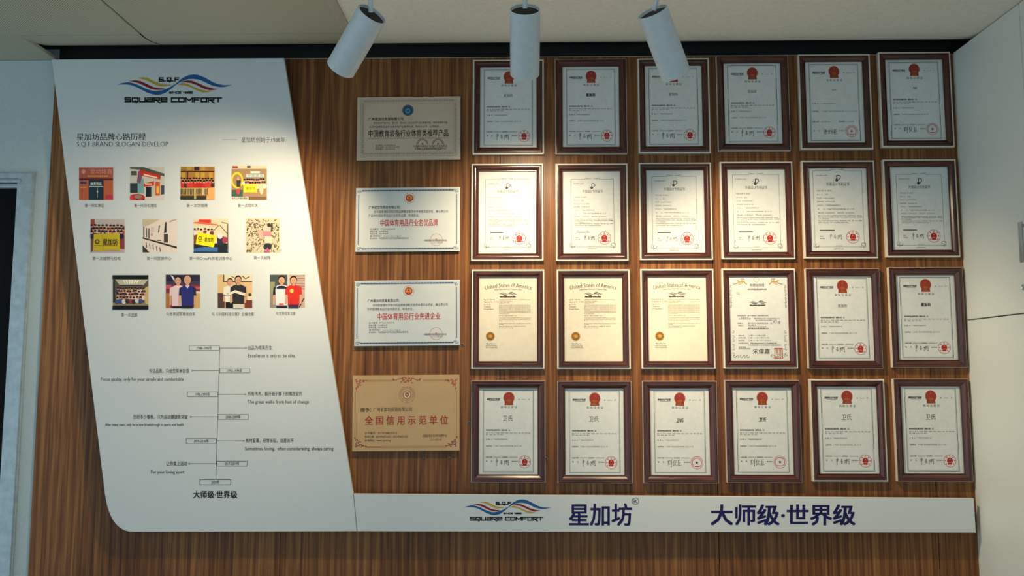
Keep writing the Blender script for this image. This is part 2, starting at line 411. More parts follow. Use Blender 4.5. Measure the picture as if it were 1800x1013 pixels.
up = [q for q in doors if q[3] > 1]
handle(up[0][0], hp.y, hz0, hz1)
handle(up[1][0], up[1][2]-(hp.y-y_seam), hz0, hz1)
lk = pxX(1800, 505, XR)
lock = lathe('lock', [(0.0, 0.003), (0.0045, 0.003), (0.005, 0.0015), (0.0085, 0.004), (0.0095, 0.0)], M['handle'], up[0][0], 24)
lock.location = (XR-cx, lk.y-cy, lk.z); lock.rotation_euler = (0, -math.pi/2, 0)

# =================================================================== track spotlights
Z_TRACK = Z_M
track = tag(box('light_track', -1.7, 1.5, -0.0175, 0.0175, -0.022, 0.0, M['lamp'], None, bev=0.002, loc=(0, -0.77, Z_TRACK)), 'slim white lighting track on the ceiling above the spotlights', 'track')
def spotlight(top, bot, label, bracket_dx, power):
    """top / bot: world points of the centres of the back and front ends"""
    ax = (bot-top).normalized(); Ln = 0.190; R = 0.0417
    root = empty('track_spotlight', (top.x+bracket_dx, -0.77, Z_TRACK-0.022))
    tag(root, label, 'spotlight', 'white cylinder spotlights on the ceiling track')
    rot = ax.to_track_quat('Z', 'Y')
    loc = top - root.location
    def place(o): o.location = loc; o.rotation_mode = 'QUATERNION'; o.rotation_quaternion = rot; return o
    place(lathe('housing', [(R-0.003, 0.012), (R-0.003, 0.001), (R-0.0012, 0.0), (R, 0.0015), (R, Ln-0.0015), (R-0.0012, Ln), (R-0.004, Ln-0.001), (R-0.006, Ln-0.04), (R-0.012, Ln-0.05)], M['lamp'], root, 56))
    bc = place(lathe('back_cap', [(0.0, 0.008), (R-0.0032, 0.008)], M['lampback'], root, 56, False))
    place(lathe('lens', [(0.0, Ln-0.052), (0.030, Ln-0.052), (R-0.0125, Ln-0.0495)], M['led'], root, 40, False))
    # stem from the back cap up to the adapter on the track
    a = loc + ax*0.010 + Vector((0, 0, 0.012)); b = Vector((0, 0, -0.030)); t = b-a
    st = lathe('stem', [(0.0065, 0.0), (0.0065, t.length)], M['lamp'], root, 20); st.location = a; st.rotation_mode = 'QUATERNION'; st.rotation_quaternion = t.to_track_quat('Z', 'Y')
    box('adapter', -0.055, 0.055, -0.017, 0.017, -0.034, 0.0, M['lamp'], root, bev=0.003)
    ld = bpy.data.lights.new('spot_beam', 'SPOT'); ld.energy = power; ld.color = SPOT_COLOR
    ld.spot_size = math.radians(90); ld.spot_blend = 1.0; ld.shadow_soft_size = 0.03
    lo = bpy.data.objects.new('spot_beam', ld); COL.objects.link(lo); lo.parent = root
    lo.location = loc + ax*(Ln+0.002); lo.rotation_mode = 'QUATERNION'; lo.rotation_quaternion = (-ax).to_track_quat('Z', 'Y')
    return root
def ends(tx, ty, bx, by, along, L=0.190):
    """axis from the photo's two end centres and the foreshortening of its end ellipse; back end stands at Y=-0.735"""
    top = px(tx, ty, -0.735)
    best = None
    for i in range(400):
        Yb = -0.734 + i*0.0006
        b = px(bx, by, Yb); e = abs((b-top).length-L)
        if (b-top).y > 0.03 and (best is None or e < best[0]): best = (e, b)
    return top, best[1]
for (t0, t1, b0, b1, dxb, kp, lab) in ((654.5, 24, 598.5, 121, 0.0, 0.86, 'white cylinder spotlight turned left toward the slanted white board'),
                              (923, 16, 922.5, 131, 0.0, 0.74, 'white cylinder spotlight pointing straight at the wall, middle of three'),
                              (1147, 20, 1188, 131, 0.03, 0.98, 'white cylinder spotlight turned right, beside the middle one')):
    tp, bt = ends(t0, t1, b0, b1, 0)
    spotlight(tp, bt, lab, dxb, SPOT_POWER*kp)

# =================================================================== brand board and strip
YB = -0.042           # front of the boards
def pb(x, y):
    p = px(x, y, YB); return (p.x, p.z)
def rel(o):
    return lambda x, y: (px(x, y, YB).x - o.location.x, px(x, y, YB).z - o.location.z)
INK = (24, 24, 26)
board = empty('brand_board', (pb(400, 935)[0], YB, pb(400, 935)[1]))
tag(board, 'slanted white history board with small photographs and a timeline', 'signboard')
fm = rel(board)
out = [fm(91, 104.5), fm(499, 102), fm(620.5, 868), fm(627, 934.5), fm(232, 935.5)]
c0, c1, c2 = Vector(fm(232, 935.5)), Vector(fm(193, 934)), Vector(fm(184, 868))
for i in range(1, 13):
    t = i/12; q = c0*(1-t)**2 + c1*2*t*(1-t) + c2*t*t; out.append((q.x, q.y))
prism_xz('panel', out, 0.0, 0.014, M['board'], board, bev=0.0012)
for (x, y) in ((150, 150), (460, 150), (250, 860), (580, 860), (330, 500)):
    a, z = fm(x, y); s = lathe('standoff', [(0.0, 0), (0.011, 0), (0.011, 0.0276), (0.0, 0.0276)], M['handle'], board, 20); s.location = (a, 0.014, z); s.rotation_euler = (-math.pi/2, 0, 0)

WAVES = [((30, 92, 150), [(45, 235), (130, 210), (230, 205), (330, 240), (430, 290), (530, 330), (620, 340), (700, 325), (780, 295), (860, 247), (930, 192), (1000, 140), (1080, 108), (1150, 98), (1220, 105), (1320, 150), (1420, 205), (1500, 235), (1600, 248), (1705, 240)],
          [(45, 236), (130, 230), (220, 232), (310, 255), (400, 300), (500, 350), (580, 375), (650, 377), (720, 358), (800, 310), (868, 258), (938, 204), (1000, 168), (1050, 150), (1110, 144), (1180, 147), (1260, 165), (1340, 205), (1430, 248), (1520, 268), (1600, 268), (1705, 241)]),
         ((140, 26, 36), [(215, 185), (300, 178), (380, 190), (470, 230), (560, 275), (640, 293), (740, 290)], [(215, 186), (280, 190), (350, 205), (430, 240), (520, 285), (600, 305), (680, 308), (740, 291)]),
         ((196, 160, 50), [(340, 143), (420, 135), (490, 150), (580, 195), (680, 232), (760, 240), (850, 240)], [(340, 144), (390, 148), (450, 160), (520, 190), (600, 235), (680, 255), (760, 252), (850, 241)]),
         ((140, 26, 36), [(960, 200), (1040, 180), (1120, 185), (1220, 225), (1320, 270), (1420, 295), (1505, 298)], [(960, 201), (1040, 198), (1110, 205), (1190, 235), (1280, 280), (1370, 310), (1440, 310), (1505, 299)]),
         ((196, 160, 50), [(905, 240), (980, 215), (1060, 230), (1150, 275), (1250, 315), (1340, 330), (1415, 328)], [(905, 241), (970, 238), (1020, 240), (1090, 260), (1180, 305), (1270, 340), (1340, 343), (1415, 329)])]
def resample(L, n):
    d = [0]
    for a, b in zip(L, L[1:]): d.append(d[-1]+math.dist(a, b))
    out = []
    for i in range(n+1):
        t = d[-1]*i/n; k = max(j for j in range(len(d)) if d[j] <= t+1e-9); k = min(k, len(L)-2)
        q = (t-d[k])/(d[k+1]-d[k]); out.append((L[k][0]+(L[k+1][0]-L[k][0])*q, L[k][1]+(L[k+1][1]-L[k][1])*q))
    return out
def waves(P, f, cols=None, n=30):
    for i, (c, a, b) in enumerate(WAVES):
        A, B = resample(a, n), resample(b, n)
        for j in range(n+1):
            t = j/n; w = (9 if i == 0 else 7)*min(1, 5*t, 5*(1-t))*(1-.95*math.exp(-((A[j][0]-890)/75)**2) if i == 0 else 1)
            d = Vector(B[min(j+1, n)])-Vector(B[max(j-1, 0)]); d = Vector((-d.y, d.x)).normalized()*w
            A[j] = (A[j][0]-d.x, A[j][1]-d.y); B[j] = (B[j][0]+d.x, B[j][1]+d.y)
        pts = [f(*p) for p in A]+[f(*p) for p in B]
        P.add(pts, [(j, j+1, n+2+j, n+1+j) for j in range(n)], cols if cols else c)
def logo(parent, fmap, f, wpx):
    p = Print(fmap); waves(p, f); p.build('logo_waves', parent, 'blue, red and yellow ribbon emblem')
    p = Print(fmap)
    (x0, y0), (x1, y1) = f(655, 140), f(935, 186); p.square('S.Q.F', x0, x1, y0, y1, wpx*1.5, INK)
    p.cut('since_lettering'); (x0, y0), (x1, y1) = f(800, 341), f(1132, 364); p.square('SINCE 1988', x0, x1, y0, y1, wpx*.8, INK)
    p.cut('name_lettering'); (x0, y0), (x1, y1) = f(165, 428), f(1540, 482); p.square('SQUARe', x0, x0+(x1-x0)*.435, y0, y1, wpx*1.6, INK); p.square('COMFORT', x0+(x1-x0)*.485, x1, y0, y1, wpx*1.6, INK)
    p.build('logo_lettering', parent, 'black square-cut lettering')
logo(board, fm, lambda x, y: (200+x*.12222, 120+y*.12215), 1.55)

p = Print(fm); G = (58, 60, 62)
p.text('星加坊品牌心路历程', 135, 256, 241, 12, (40, 42, 46), 0.012)
p.cut('heading_translation'); p.text('S.Q.F BRAND SLOGAN DEVELOP', 135, 296, 253.2, 10.5, (80, 82, 82))
p.cut('founding_note'); p.text('星加坊创始于1988年', 424, 501, 246.2, 9, (72, 70, 64))
p.line([(391, 246), (417, 246)], .6, (120, 116, 108))
p.build('heading_text', board)
p = Print(fm)
p.line([(386.4, 612), (379.5, 843.5)], .8, G)
for (x0, x1, y0, y1, t, lx, tx0, tx1, ty, zh, ex0, ex1, ey, en) in (
    (332.5, 386.4, 607.5, 616.7, '1988-1990年', 431, 436, 478.3, 611.8, '出品为精英而生', 436, 520, 625.4, 'Excellence is only to be elite.'),
    (386, 439.3, 647, 656, '1990-1994年', 340, 262, 332.5, 652.4, '专注品质，只给您简单舒适', 177.5, 323, 666.5, 'Focus quality, only for your simple and comfortable'),
    (329, 383, 689, 698, '1995-1999年', 429.5, 435.5, 531, 692.5, '所有伟大，都开始于脚下的微改变的', 435.5, 543, 706.3, 'The great walks from feet of change'),
    (383, 437, 728.6, 737.6, '2000-2009年', 337, 234.4, 330, 733.2, '历经多少春秋，只为运动健康新突破', 185, 323, 746.6, 'After many years, only for a new breakthrough in sports and health'),
    (327, 381, 770.5, 780, '2010-2016年', 427, 432, 516, 774.8, '有时爱慕，经常体贴，总是关怀', 431, 586, 788.7, 'Sometimes loving,  often considerating, always caring'),
    (381, 434.7, 810.8, 820, '2017-2019年', 334.5, 292.5, 329, 815.2, '让你爱上运动', 265.8, 324, 829.5, 'For your loving sport'),
    (351, 406, 843, 852.8, '2020年', None, 0, 0, 0, '', 0, 0, 0, '')):
    p.frame(x0, y0, x1, y1, .7, G)
    m_ = (x0+x1)/2; w_ = 13 if len(t) > 6 else 7
    p.text(t, m_-w_, m_+w_, (y0+y1)/2, 6, (40, 42, 44), 0.012)
    if lx:
        e0 = x1 if lx > x1 else x0; ym = (y0+y1)/2
        p.line([(e0, ym), (lx, ym)], .7, G); p.ring(lx+(1.6 if lx > x1 else -1.6), ym, 1.6, 1.6, .6, G, 12)
        p.text(zh, tx0, tx1, ty, 7.2, INK, 0.008)
        p.text(en, ex0, ex1, ey, 7.6 if ex1-ex0 > 150 or len(en) < 60 else 6.0, INK, 0.006)
p.text('大师级·世界级', 340, 417, 870, 12, INK, 0.022)
p.build('timeline_print', board, 'thin black timeline with dated boxes and slogans')

# ---- the twelve printed photographs
SKIN = (214, 160, 128)
def crowd(P, rnd, x0, x1, y0, rows, n, r, cols, dy, body=1.9):
    for k in range(rows):
        for i in range(n):
            x = x0+(x1-x0)*(i+.5*(k % 2)+.25)/n + rnd.uniform(-.01, .01); y = y0+k*dy+rnd.uniform(-.012, .012); c = rnd.choice(cols)
            P.ell(x, y+r*body, r*1.25, r*1.5, c, 8); P.ell(x, y, r*.72, r*.86, SKIN, 8); P.ell(x, y-r*.38, r*.74, r*.55, (38, 28, 26), 8)
        P.up()
def man(P, x, top, s, shirt, trousers, hair=(30, 24, 24), sleeve=None, collar=None):
    """half-length figure printed in a photograph; s = head height"""
    y = top; sl = sleeve or shirt
    P.poly([(x-s*.95, y+s*1.35), (x-s*.62, y+s*1.2), (x-s*.62, y+s*2.2), (x-s*1.02, y+s*2.35)], sl); P.poly([(x+s*.62, y+s*1.2), (x+s*.95, y+s*1.35), (x+s*1.02, y+s*2.35), (x+s*.62, y+s*2.2)], sl)
    P.line([(x-s*.86, y+s*2.25), (x-s*.9, y+s*3.4)], s*.24, SKIN); P.line([(x+s*.86, y+s*2.25), (x+s*.84, y+s*3.4)], s*.24, SKIN)
    P.up(); P.rect(x-s*.62, y+s*3.3, x+s*.62, 1.0, trousers); P.up()
    P.poly([(x-s*.68, y+s*3.5), (x+s*.68, y+s*3.5), (x+s*.72, y+s*1.6), (x+s*.6, y+s*1.18), (x+s*.2, y+s*1.02), (x-s*.2, y+s*1.02), (x-s*.6, y+s*1.18), (x-s*.72, y+s*1.6)], shirt)
    P.up(); P.rect(x-s*.16, y+s*.8, x+s*.16, y+s*1.14, SKIN)
    if collar: P.poly([(x-s*.28, y+s*1.02), (x, y+s*1.4), (x+s*.28, y+s*1.02), (x, y+s*1.15)], collar)
    P.ell(x, y+s*.38, s*.42, s*.5, hair, 14); P.up(); P.ell(x, y+s*.52, s*.36, s*.44, SKIN, 14); P.up()
    P.ell(x-s*.14, y+s*.48, s*.05, s*.035, (50, 35, 30), 6); P.ell(x+s*.14, y+s*.48, s*.05, s*.035, (50, 35, 30), 6); P.rect(x-s*.12, y+s*.74, x+s*.12, y+s*.78, (150, 70, 64))
def ph1(P, R):
    P.rect(0, 0, 1, 1, (196, 98, 62)); P.up(); P.rect(0, 0, 1, .34, (178, 92, 76)); P.rect(0, .33, 1, .39, (92, 40, 42)); P.rect(.28, .39, .72, 1, (34, 52, 66)); P.rect(.04, .44, .22, .5, (40, 70, 120)); P.rect(.04, .6, .22, .63, (222, 150, 90)); P.rect(.78, .84, 1, .97, (200, 60, 70))
    P.up(); P.ell(.13, .13, .06, .07, (222, 150, 140)); P.text('星动体育', .33, .97, .13, .15, (226, 150, 130)); P.rect(.25, .25, .85, .28, (232, 170, 90)); P.text('体育用品', .34, .66, .5, .08, (226, 230, 226), .02); P.rect(.3, .57, .7, .6, (190, 200, 196)); P.line([(.54, .62), (.54, .93)], .012, (190, 196, 198)); P.ell(.54, .74, .025, .025, (210, 214, 214), 8)
def ph2(P, R):
    P.rect(0, 0, 1, 1, (206, 200, 188)); P.up(); P.poly([(0, 0), (.4, 0), (1, .2), (1, .28), (.3, .08), (0, .05)], (84, 84, 74)); P.rect(.03, .12, .2, .25, (88, 84, 70)); P.rect(0, .48, .22, .78, (48, 58, 66)); P.rect(.22, .35, .4, .8, (120, 170, 166)); P.rect(.46, .6, .62, .9, (32, 34, 40)); P.rect(.9, .55, 1, .85, (70, 80, 92)); P.poly([(0, .9), (.5, .92), (1, .82), (1, 1), (0, 1)], (216, 206, 196))
    P.up(); P.poly([(.24, .14), (.3, .08), (.9, .25), (.88, .38), (.36, .26), (.3, .5), (.2, .46)], (206, 52, 36)); P.poly([(.2, .44), (.28, .15), (.33, .2), (.28, .5)], (92, 96, 140)); P.poly([(.4, .5), (.7, .42), (.7, .56), (.4, .6)], (206, 56, 36)); P.rect(.74, .45, .87, .86, (220, 84, 30)); P.ell(.2, .93, .24, .12, (196, 46, 44)); P.rect(.64, .6, .72, .86, (200, 196, 180))
    P.up(); P.poly([(.4, .2), (.8, .3), (.8, .34), (.4, .25)], (250, 214, 180)); P.rect(.44, .49, .64, .53, (250, 210, 170)); P.rect(.77, .58, .84, .8, (248, 190, 60)); P.ell(.24, .9, .12, .05, (150, 130, 120)); P.ell(.04, .95, .05, .08, (220, 60, 80)); P.ell(.2, .99, .03, .03, (30, 30, 34)); P.ell(.4, .99, .03, .03, (30, 30, 34))
def ph3(P, R):
    P.rect(0, 0, 1, 1, (176, 124, 56)); P.up()
    for x in (0, .17, .4, .57, .8): P.rect(x+.02, .02, x+.15, .12, R.choice([(190, 150, 70), (170, 90, 70), (150, 120, 60)])); P.rect(x+.03, .18, x+.14, .4, R.choice([(206, 160, 60), (184, 120, 50)]))
    P.rect(0, .13, 1, .16, (60, 36, 24)); P.rect(.18, .15, .22, .4, (50, 34, 26)); P.rect(.4, 0, .55, .12, (60, 44, 40)); P.up()
    crowd(P, R, 0, .98, .38, 2, 11, .055, [(206, 44, 40), (196, 36, 36), (214, 60, 50), (70, 40, 40)], .07)
    P.rect(0, .64, 1, .86, (190, 160, 96)); P.rect(0, .88, .75, 1, (56, 50, 34)); P.poly([(.8, .66), (1, .62), (1, 1), (.76, 1)], (234, 170, 104)); P.up()
    for i in range(18): P.rect(.01+i*.045, .67, .03+i*.045, .84, (44, 40, 40))
    P.rect(.4, .64, .46, .98, (196, 170, 110)); P.rect(.64, .64, .69, .86, (214, 190, 140))
def ph4(P, R):
    P.rect(0, 0, 1, 1, (168, 134, 98)); P.up(); P.rect(0, 0, 1, .09, (222, 206, 170)); P.rect(.02, .01, .18, .07, (170, 60, 50)); P.rect(.44, .0, .54, .06, (70, 70, 60)); P.rect(0, .7, .32, .9, (60, 96, 80)); P.rect(0, .9, 1, 1, (126, 96, 66)); P.rect(0, .9, .48, 1, (226, 222, 206)); P.ring(.16, .42, .17, .24, .72, (232, 208, 40)); P.rect(.54, .16, .8, .22, (240, 232, 214)); P.rect(.42, .25, .92, .33, (214, 226, 216)); P.up()
    P.text('年度盛会', .45, .9, .29, .07, (90, 140, 140)); crowd(P, R, .36, .95, .42, 2, 9, .05, [(236, 222, 190), (120, 90, 66), (220, 200, 160)], .08)
    P.rect(.15, .42, .26, .62, (66, 60, 60)); P.ell(.19, .38, .04, .05, SKIN, 8); P.ell(.19, .76, .06, .08, (206, 70, 80), 8); P.ell(.85, .7, .06, .14, (222, 200, 160), 10); P.up(); P.rect(.34, .54, .72, .78, (240, 220, 50)); P.up(); P.text('星加坊', .42, .68, .66, .08, (100, 90, 30)); P.text('永不止步·勇往直前', .02, .46, .95, .06, (60, 50, 40))
def ph5(P, R):
    P.rect(0, 0, 1, 1, (196, 182, 176)); P.up(); P.rect(0, 0, .12, .3, (160, 66, 62)); P.rect(0, .3, .14, 1, (110, 70, 60)); P.rect(.86, .2, 1, 1, (140, 60, 66)); P.poly([(0, 1), (.2, .8), (1, .9), (1, 1)], (190, 170, 180)); P.up()
    crowd(P, R, .0, 1, .2, 3, 9, .06, [(36, 36, 70), (40, 34, 50), (190, 70, 50), (220, 200, 190), (50, 50, 90)], .09)
    P.poly([(.1, .44), (.86, .42), (.88, .94), (.6, .92), (.3, .95), (.08, .93)], (204, 178, 30)); P.up(); P.text('星加坊', .37, .8, .68, .17, (44, 38, 20), .03); P.ell(.2, .67, .075, .075, (60, 50, 24), 8); P.rect(.12, .78, .8, .795, (80, 66, 24)); P.up(); P.ell(.2, .67, .04, .04, (204, 178, 30), 6); P.line([(.35, .46), (.37, .92)], .012, (180, 150, 30))
def ph6(P, R):
    P.rect(0, 0, 1, 1, (228, 212, 202)); P.up(); P.poly([(0, 0), (.5, 0), (.12, .2), (0, .22)], (200, 184, 156)); P.poly([(0, .54), (1, .82), (1, .88), (0, .58)], (48, 40, 38)); P.poly([(0, .78), (.2, 1), (0, 1)], (60, 56, 50)); P.rect(.02, .22, .05, .55, (52, 56, 50)); P.rect(.1, .26, .13, .54, (80, 96, 90)); P.rect(.17, .27, .2, .58, (70, 60, 60)); P.poly([(.66, .08), (.7, .08), (.7, .4), (.62, .42)], (52, 48, 46)); P.rect(.62, .44, .74, .7, (74, 64, 62)); P.poly([(.47, .18), (.51, .18), (.48, .4), (.45, .4)], (86, 78, 76)); P.rect(.24, .42, .3, .5, (190, 160, 150)); P.rect(.42, .62, .54, .65, (60, 56, 56))
    for i in range(5): P.line([(.1+i*.1, .68+i*.04), (.12+i*.1, .86+i*.03)], .022, (70, 66, 70))
    for i in range(4): P.rect(.24, .24+i*.04, .34, .255+i*.04, (190, 170, 166))
    P.line([(.78, .08), (1, .0)], .014, (70, 66, 62)); P.line([(.8, .04), (.95, .0)], .012, (90, 84, 80))
def ph7(P, R):
    P.rect(0, 0, 1, 1, (226, 210, 176)); P.up(); P.rect(.14, .02, .5, .12, (214, 62, 40)); P.poly([(0, .1), (.14, .08), (.7, .16), (.7, .2), (0, .13)], (220, 110, 80)); P.rect(0, .72, 1, .9, (34, 34, 42)); P.poly([(0, .88), (.3, .82), (.7, .84), (1, .9), (1, 1), (0, 1)], (66, 110, 170)); P.rect(0, .34, .12, .75, (130, 70, 60)); P.line([(.98, .15), (.98, .9)], .03, (90, 84, 70)); P.line([(.75, .18), (.98, .45)], .02, (90, 84, 70)); P.line([(.72, .2), (.5, .42)], .02, (80, 76, 66)); P.line([(.98, .14), (.8, .1)], .02, (90, 84, 70)); P.up()
    crowd(P, R, 0, .6, .32, 1, 6, .05, [(230, 220, 210), (120, 60, 60)], .1); P.rect(.68, .5, .86, .8, (44, 46, 70)); P.ell(.76, .5, .08, .09, (232, 224, 220), 10); P.ell(.9, .62, .08, .1, (170, 60, 84), 10); P.rect(.7, .78, .96, .98, (30, 36, 40)); P.poly([(.0, .96), (1, .97), (1, 1), (0, 1)], (26, 34, 48)); P.up(); P.poly([(.12, .38), (.66, .5), (.58, .84), (.06, .74)], (244, 232, 26)); P.up()
    P.text('星加坊', .32, .58, .62, .13, (90, 84, 20), .02); P.ring(.19, .57, .06, .06, .6, (90, 84, 20), 10); P.rect(.14, .65, .24, .665, (120, 110, 20))
def ph8(P, R):
    P.rect(0, 0, 1, 1, (206, 194, 162)); P.up()
    for i in range(230):
        x, y = R.random(), R.random(); a = R.random()*3.14; l = R.uniform(.02, .05)
        x, y = min(max(x, .05), .95), min(max(y, .05), .95)
        P.line([(x-l*math.cos(a)*.8, y-l*math.sin(a)*.8), (x, y+.01), (x+l*math.cos(a)*.8, y+l*math.sin(a)*.8)], .016, R.choice([(84, 76, 54), (60, 54, 40), (120, 108, 80)]))
    P.up(); P.ell(.62, .3, .12, .12, (226, 190, 170)); P.rect(.5, .38, .74, .52, (224, 130, 140)); P.poly([(.3, .3), (.5, .35), (.52, .6), (.42, .62)], (222, 170, 150)); P.ell(.64, .82, .12, .1, (44, 46, 56)); P.poly([(.56, .98), (.64, .84), (.72, .98)], (216, 90, 130)); P.rect(.56, .52, .76, .72, (216, 206, 180)); P.rect(.74, .14, .79, .36, (60, 50, 46)); P.ell(.68, .2, .06, .06, (60, 48, 44), 8)
def ph9(P, R):
    P.rect(0, 0, 1, 1, (92, 82, 70)); P.up(); P.poly([(.06, .12), (1, .12), (.85, .3), (.2, .3)], (196, 190, 168)); P.rect(0, .8, 1, .9, (150, 130, 96)); P.poly([(.85, .4), (1, .32), (1, .85), (.9, .8)], (206, 180, 120)); P.rect(0, .14, .06, .8, (54, 46, 42)); P.poly([(.28, .14), (.8, .14), (.7, .25), (.34, .25)], (244, 240, 214)); P.up()
    for i in range(6): P.line([(.34+i*.085, .14), (.38+i*.062, .25)], .012, (110, 104, 90))
    P.poly([(.2, .28), (.85, .28), (.85, .31), (.2, .31)], (60, 52, 46)); P.up()
    crowd(P, R, .12, .92, .4, 3, 10, .045, [(230, 206, 190), (206, 160, 140), (60, 60, 100), (140, 90, 80)], .085)
    crowd(P, R, .1, .85, .66, 1, 8, .05, [(60, 80, 140), (220, 214, 206), (160, 60, 50), (50, 50, 60)], .1); P.rect(0, 0, 1, .11, (14, 16, 16)); P.rect(0, .885, 1, 1, (12, 14, 18))
def ph10(P, R):
    P.rect(0, 0, 1, 1, (130, 50, 54)); P.up(); P.rect(0, 0, 1, .2, (42, 34, 62)); P.rect(0, .2, 1, .3, (64, 56, 84)); P.rect(0, .55, .14, 1, (176, 110, 60)); P.rect(.82, .5, 1, 1, (206, 170, 110)); P.poly([(.14, .02), (.2, .04), (.32, .2), (.26, .22)], (226, 220, 226)); P.rect(.78, .36, 1, .42, (190, 90, 96)); P.rect(.84, .5, 1, .56, (230, 214, 196)); P.rect(0, .3, .16, .42, (190, 86, 90)); P.up()
    man(P, .36, .06, .25, (228, 202, 208), (30, 22, 24), collar=(240, 220, 226)); P.up(); man(P, .64, .06, .25, (40, 44, 116), (28, 22, 24), hair=(206, 160, 130), sleeve=(30, 34, 70), collar=(220, 220, 230))
def ph11(P, R):
    P.rect(0, 0, 1, 1, (222, 186, 132)); P.up(); P.rect(.16, 0, 1, .22, (64, 48, 42)); P.rect(0, .55, .2, 1, (84, 56, 56)); P.rect(.78, .75, 1, 1, (120, 56, 40)); P.rect(.86, .65, 1, .76, (226, 216, 190)); P.ell(.93, .6, .05, .05, (60, 66, 50), 8); P.up(); P.rect(.19, 0, 1, .195, (224, 214, 184)); P.up(); P.line([(.4, .05), (.5, .1), (.6, .06)], .02, (90, 84, 70)); P.line([(.72, .04), (.8, .12), (.92, .06)], .03, (110, 100, 60)); P.up()
    man(P, .36, .12, .2, (234, 228, 210), (24, 20, 24)); P.up(); man(P, .6, .05, .235, (48, 42, 44), (216, 206, 190)); P.up(); P.line([(.18, .55), (.3, .6), (.52, .5)], .07, (234, 228, 210)); P.line([(.5, .5), (.62, .54), (.82, .6)], .08, (236, 226, 206)); P.ell(.82, .62, .04, .05, SKIN, 8)
def ph12(P, R):
    P.rect(0, 0, 1, 1, (150, 138, 126)); P.up(); P.rect(0, 0, .5, .35, (72, 82, 78)); P.rect(0, .22, .14, .6, (150, 150, 110)); P.rect(.5, 0, .56, 1, (206, 196, 184)); P.rect(.56, 0, 1, 1, (196, 164, 150)); P.up()
    for i in range(6): P.line([(.7, .05+i*.07), (1, .03+i*.08)], .014, (100, 84, 84))
    P.line([(.84, .98), (.98, .7)], .03, (50, 44, 44)); P.up()
    man(P, .34, .05, .25, (222, 226, 228), (34, 34, 56), sleeve=(34, 34, 60), collar=(240, 240, 240)); P.up(); man(P, .68, .06, .24, (212, 44, 36), (70, 40, 70)); P.up(); P.ell(.63, .49, .06, .06, (244, 200, 90), 10); P.poly([(.2, .38), (.27, .34), (.41, .34), (.48, .38), (.48, .42), (.2, .42)], (36, 38, 64)); P.rect(.27, .86, .4, .94, (206, 110, 104))
PH = [(139, 199, 294.5, 352, ph1, 'red shopfront photograph', '第一间实体店', 149, 183, 361.5), (228.7, 289, 294, 352, ph2, 'red canopied shop photograph', '第一间羽毛球馆', 236, 275, 361.5),
      (317.6, 377.4, 293, 351.6, ph3, 'photograph of a crowd in red shirts', '第一次世锦赛', 328, 365, 361.5), (407, 469, 291.6, 352, ph4, 'photograph of a group with yellow banner and ring', '第一次周年庆', 418, 453, 361.5),
      (159.5, 219, 385.8, 444.5, ph5, 'photograph of a group behind a wide yellow banner', '第一次越野马拉松', 162.5, 212, 454.5), (250.8, 311, 386, 444, ph6, 'photograph of a white display wall', '第一间营销中心', 258, 301, 454.5),
      (340.5, 401.5, 385, 444.7, ph7, 'photograph of people holding a tilted yellow flag', '第一间CrossFit体能训练中心', 333, 408.5, 454.5), (432, 492.5, 384, 444.7, ph8, 'photograph of a runner in pink on stony ground', '第一次越野', 446, 475, 453.5),
      (198.5, 261, 484, 544.5, ph9, 'letterboxed photograph of a big group', '第一次团建', 213, 241.5, 554), (291.5, 351.8, 483, 542, ph10, 'photograph of two men in white and blue shirts', '与世界冠军教练合影', 292.5, 343.5, 552.5),
      (382.8, 443.5, 483, 542, ph11, 'photograph of two men shaking hands', '与《中国科技日报》主编合影', 372, 447, 552.5), (474.5, 536, 483, 541.5, ph12, 'photograph of two men in white and red shirts', '与世界冠军合影', 485, 520, 551.5)]
for i, (x0, x1, y0, y1, fn, lab, cap, a, b, yc) in enumerate(PH):
    q = Print(lambda u, v, x0=x0, x1=x1, y0=y0, y1=y1: fm(x0+(x1-x0)*min(max(u, 0), 1), y0+(y1-y0)*min(max(v, 0), 1)))
    fn(q, random.Random(40+i)); q.build('photograph', board, lab)
    q = Print(fm); q.text(cap, a, b, yc, 6.2, (46, 44, 42), 0.006); q.build('caption', board)

# ---- strip
strip = empty('brand_strip', (pb(1170, 937)[0], YB, pb(1170, 937)[1]))
tag(strip, 'long white sign strip with navy lettering below the certificates', 'signboard')
fs = rel(strip)
prism_xz('panel', [fs(621.5, 868.5), fs(1712, 876.5), fs(1715.5, 937), fs(628, 934.5)], 0.0, 0.014, M['board'], strip, bev=0.0012)
for x in (700, 1000, 1300, 1600):
    a, z = fs(x, 905); s = lathe('standoff', [(0.0, 0), (0.011, 0), (0.011, 0.0276), (0.0, 0.0276)], M['handle'], strip, 20); s.location = (a, 0.014, z); s.rotation_euler = (-math.pi/2, 0, 0)
logo(strip, fs, lambda x, y: (816+(x-45)*.0921, 879+(y-98)*.0934), 1.25)
NAVY = (22, 20, 84)
p = Print(fs); p.text('星加坊', 1001, 1110.5, 906, 36.5, NAVY, 0.022); p.ring(1117, 881.5, 6.4, 6.4, .86, NAVY); p.text('R', 1114.3, 1119.9, 881.5, 8.6, NAVY, 0.01); p.build('brand_lettering', strip, 'large navy characters')
p = Print(fs); p.text('大师级·世界级', 1250, 1503, 906.3, 34, NAVY, 0.024); p.build('slogan_lettering', strip, 'navy slogan characters')

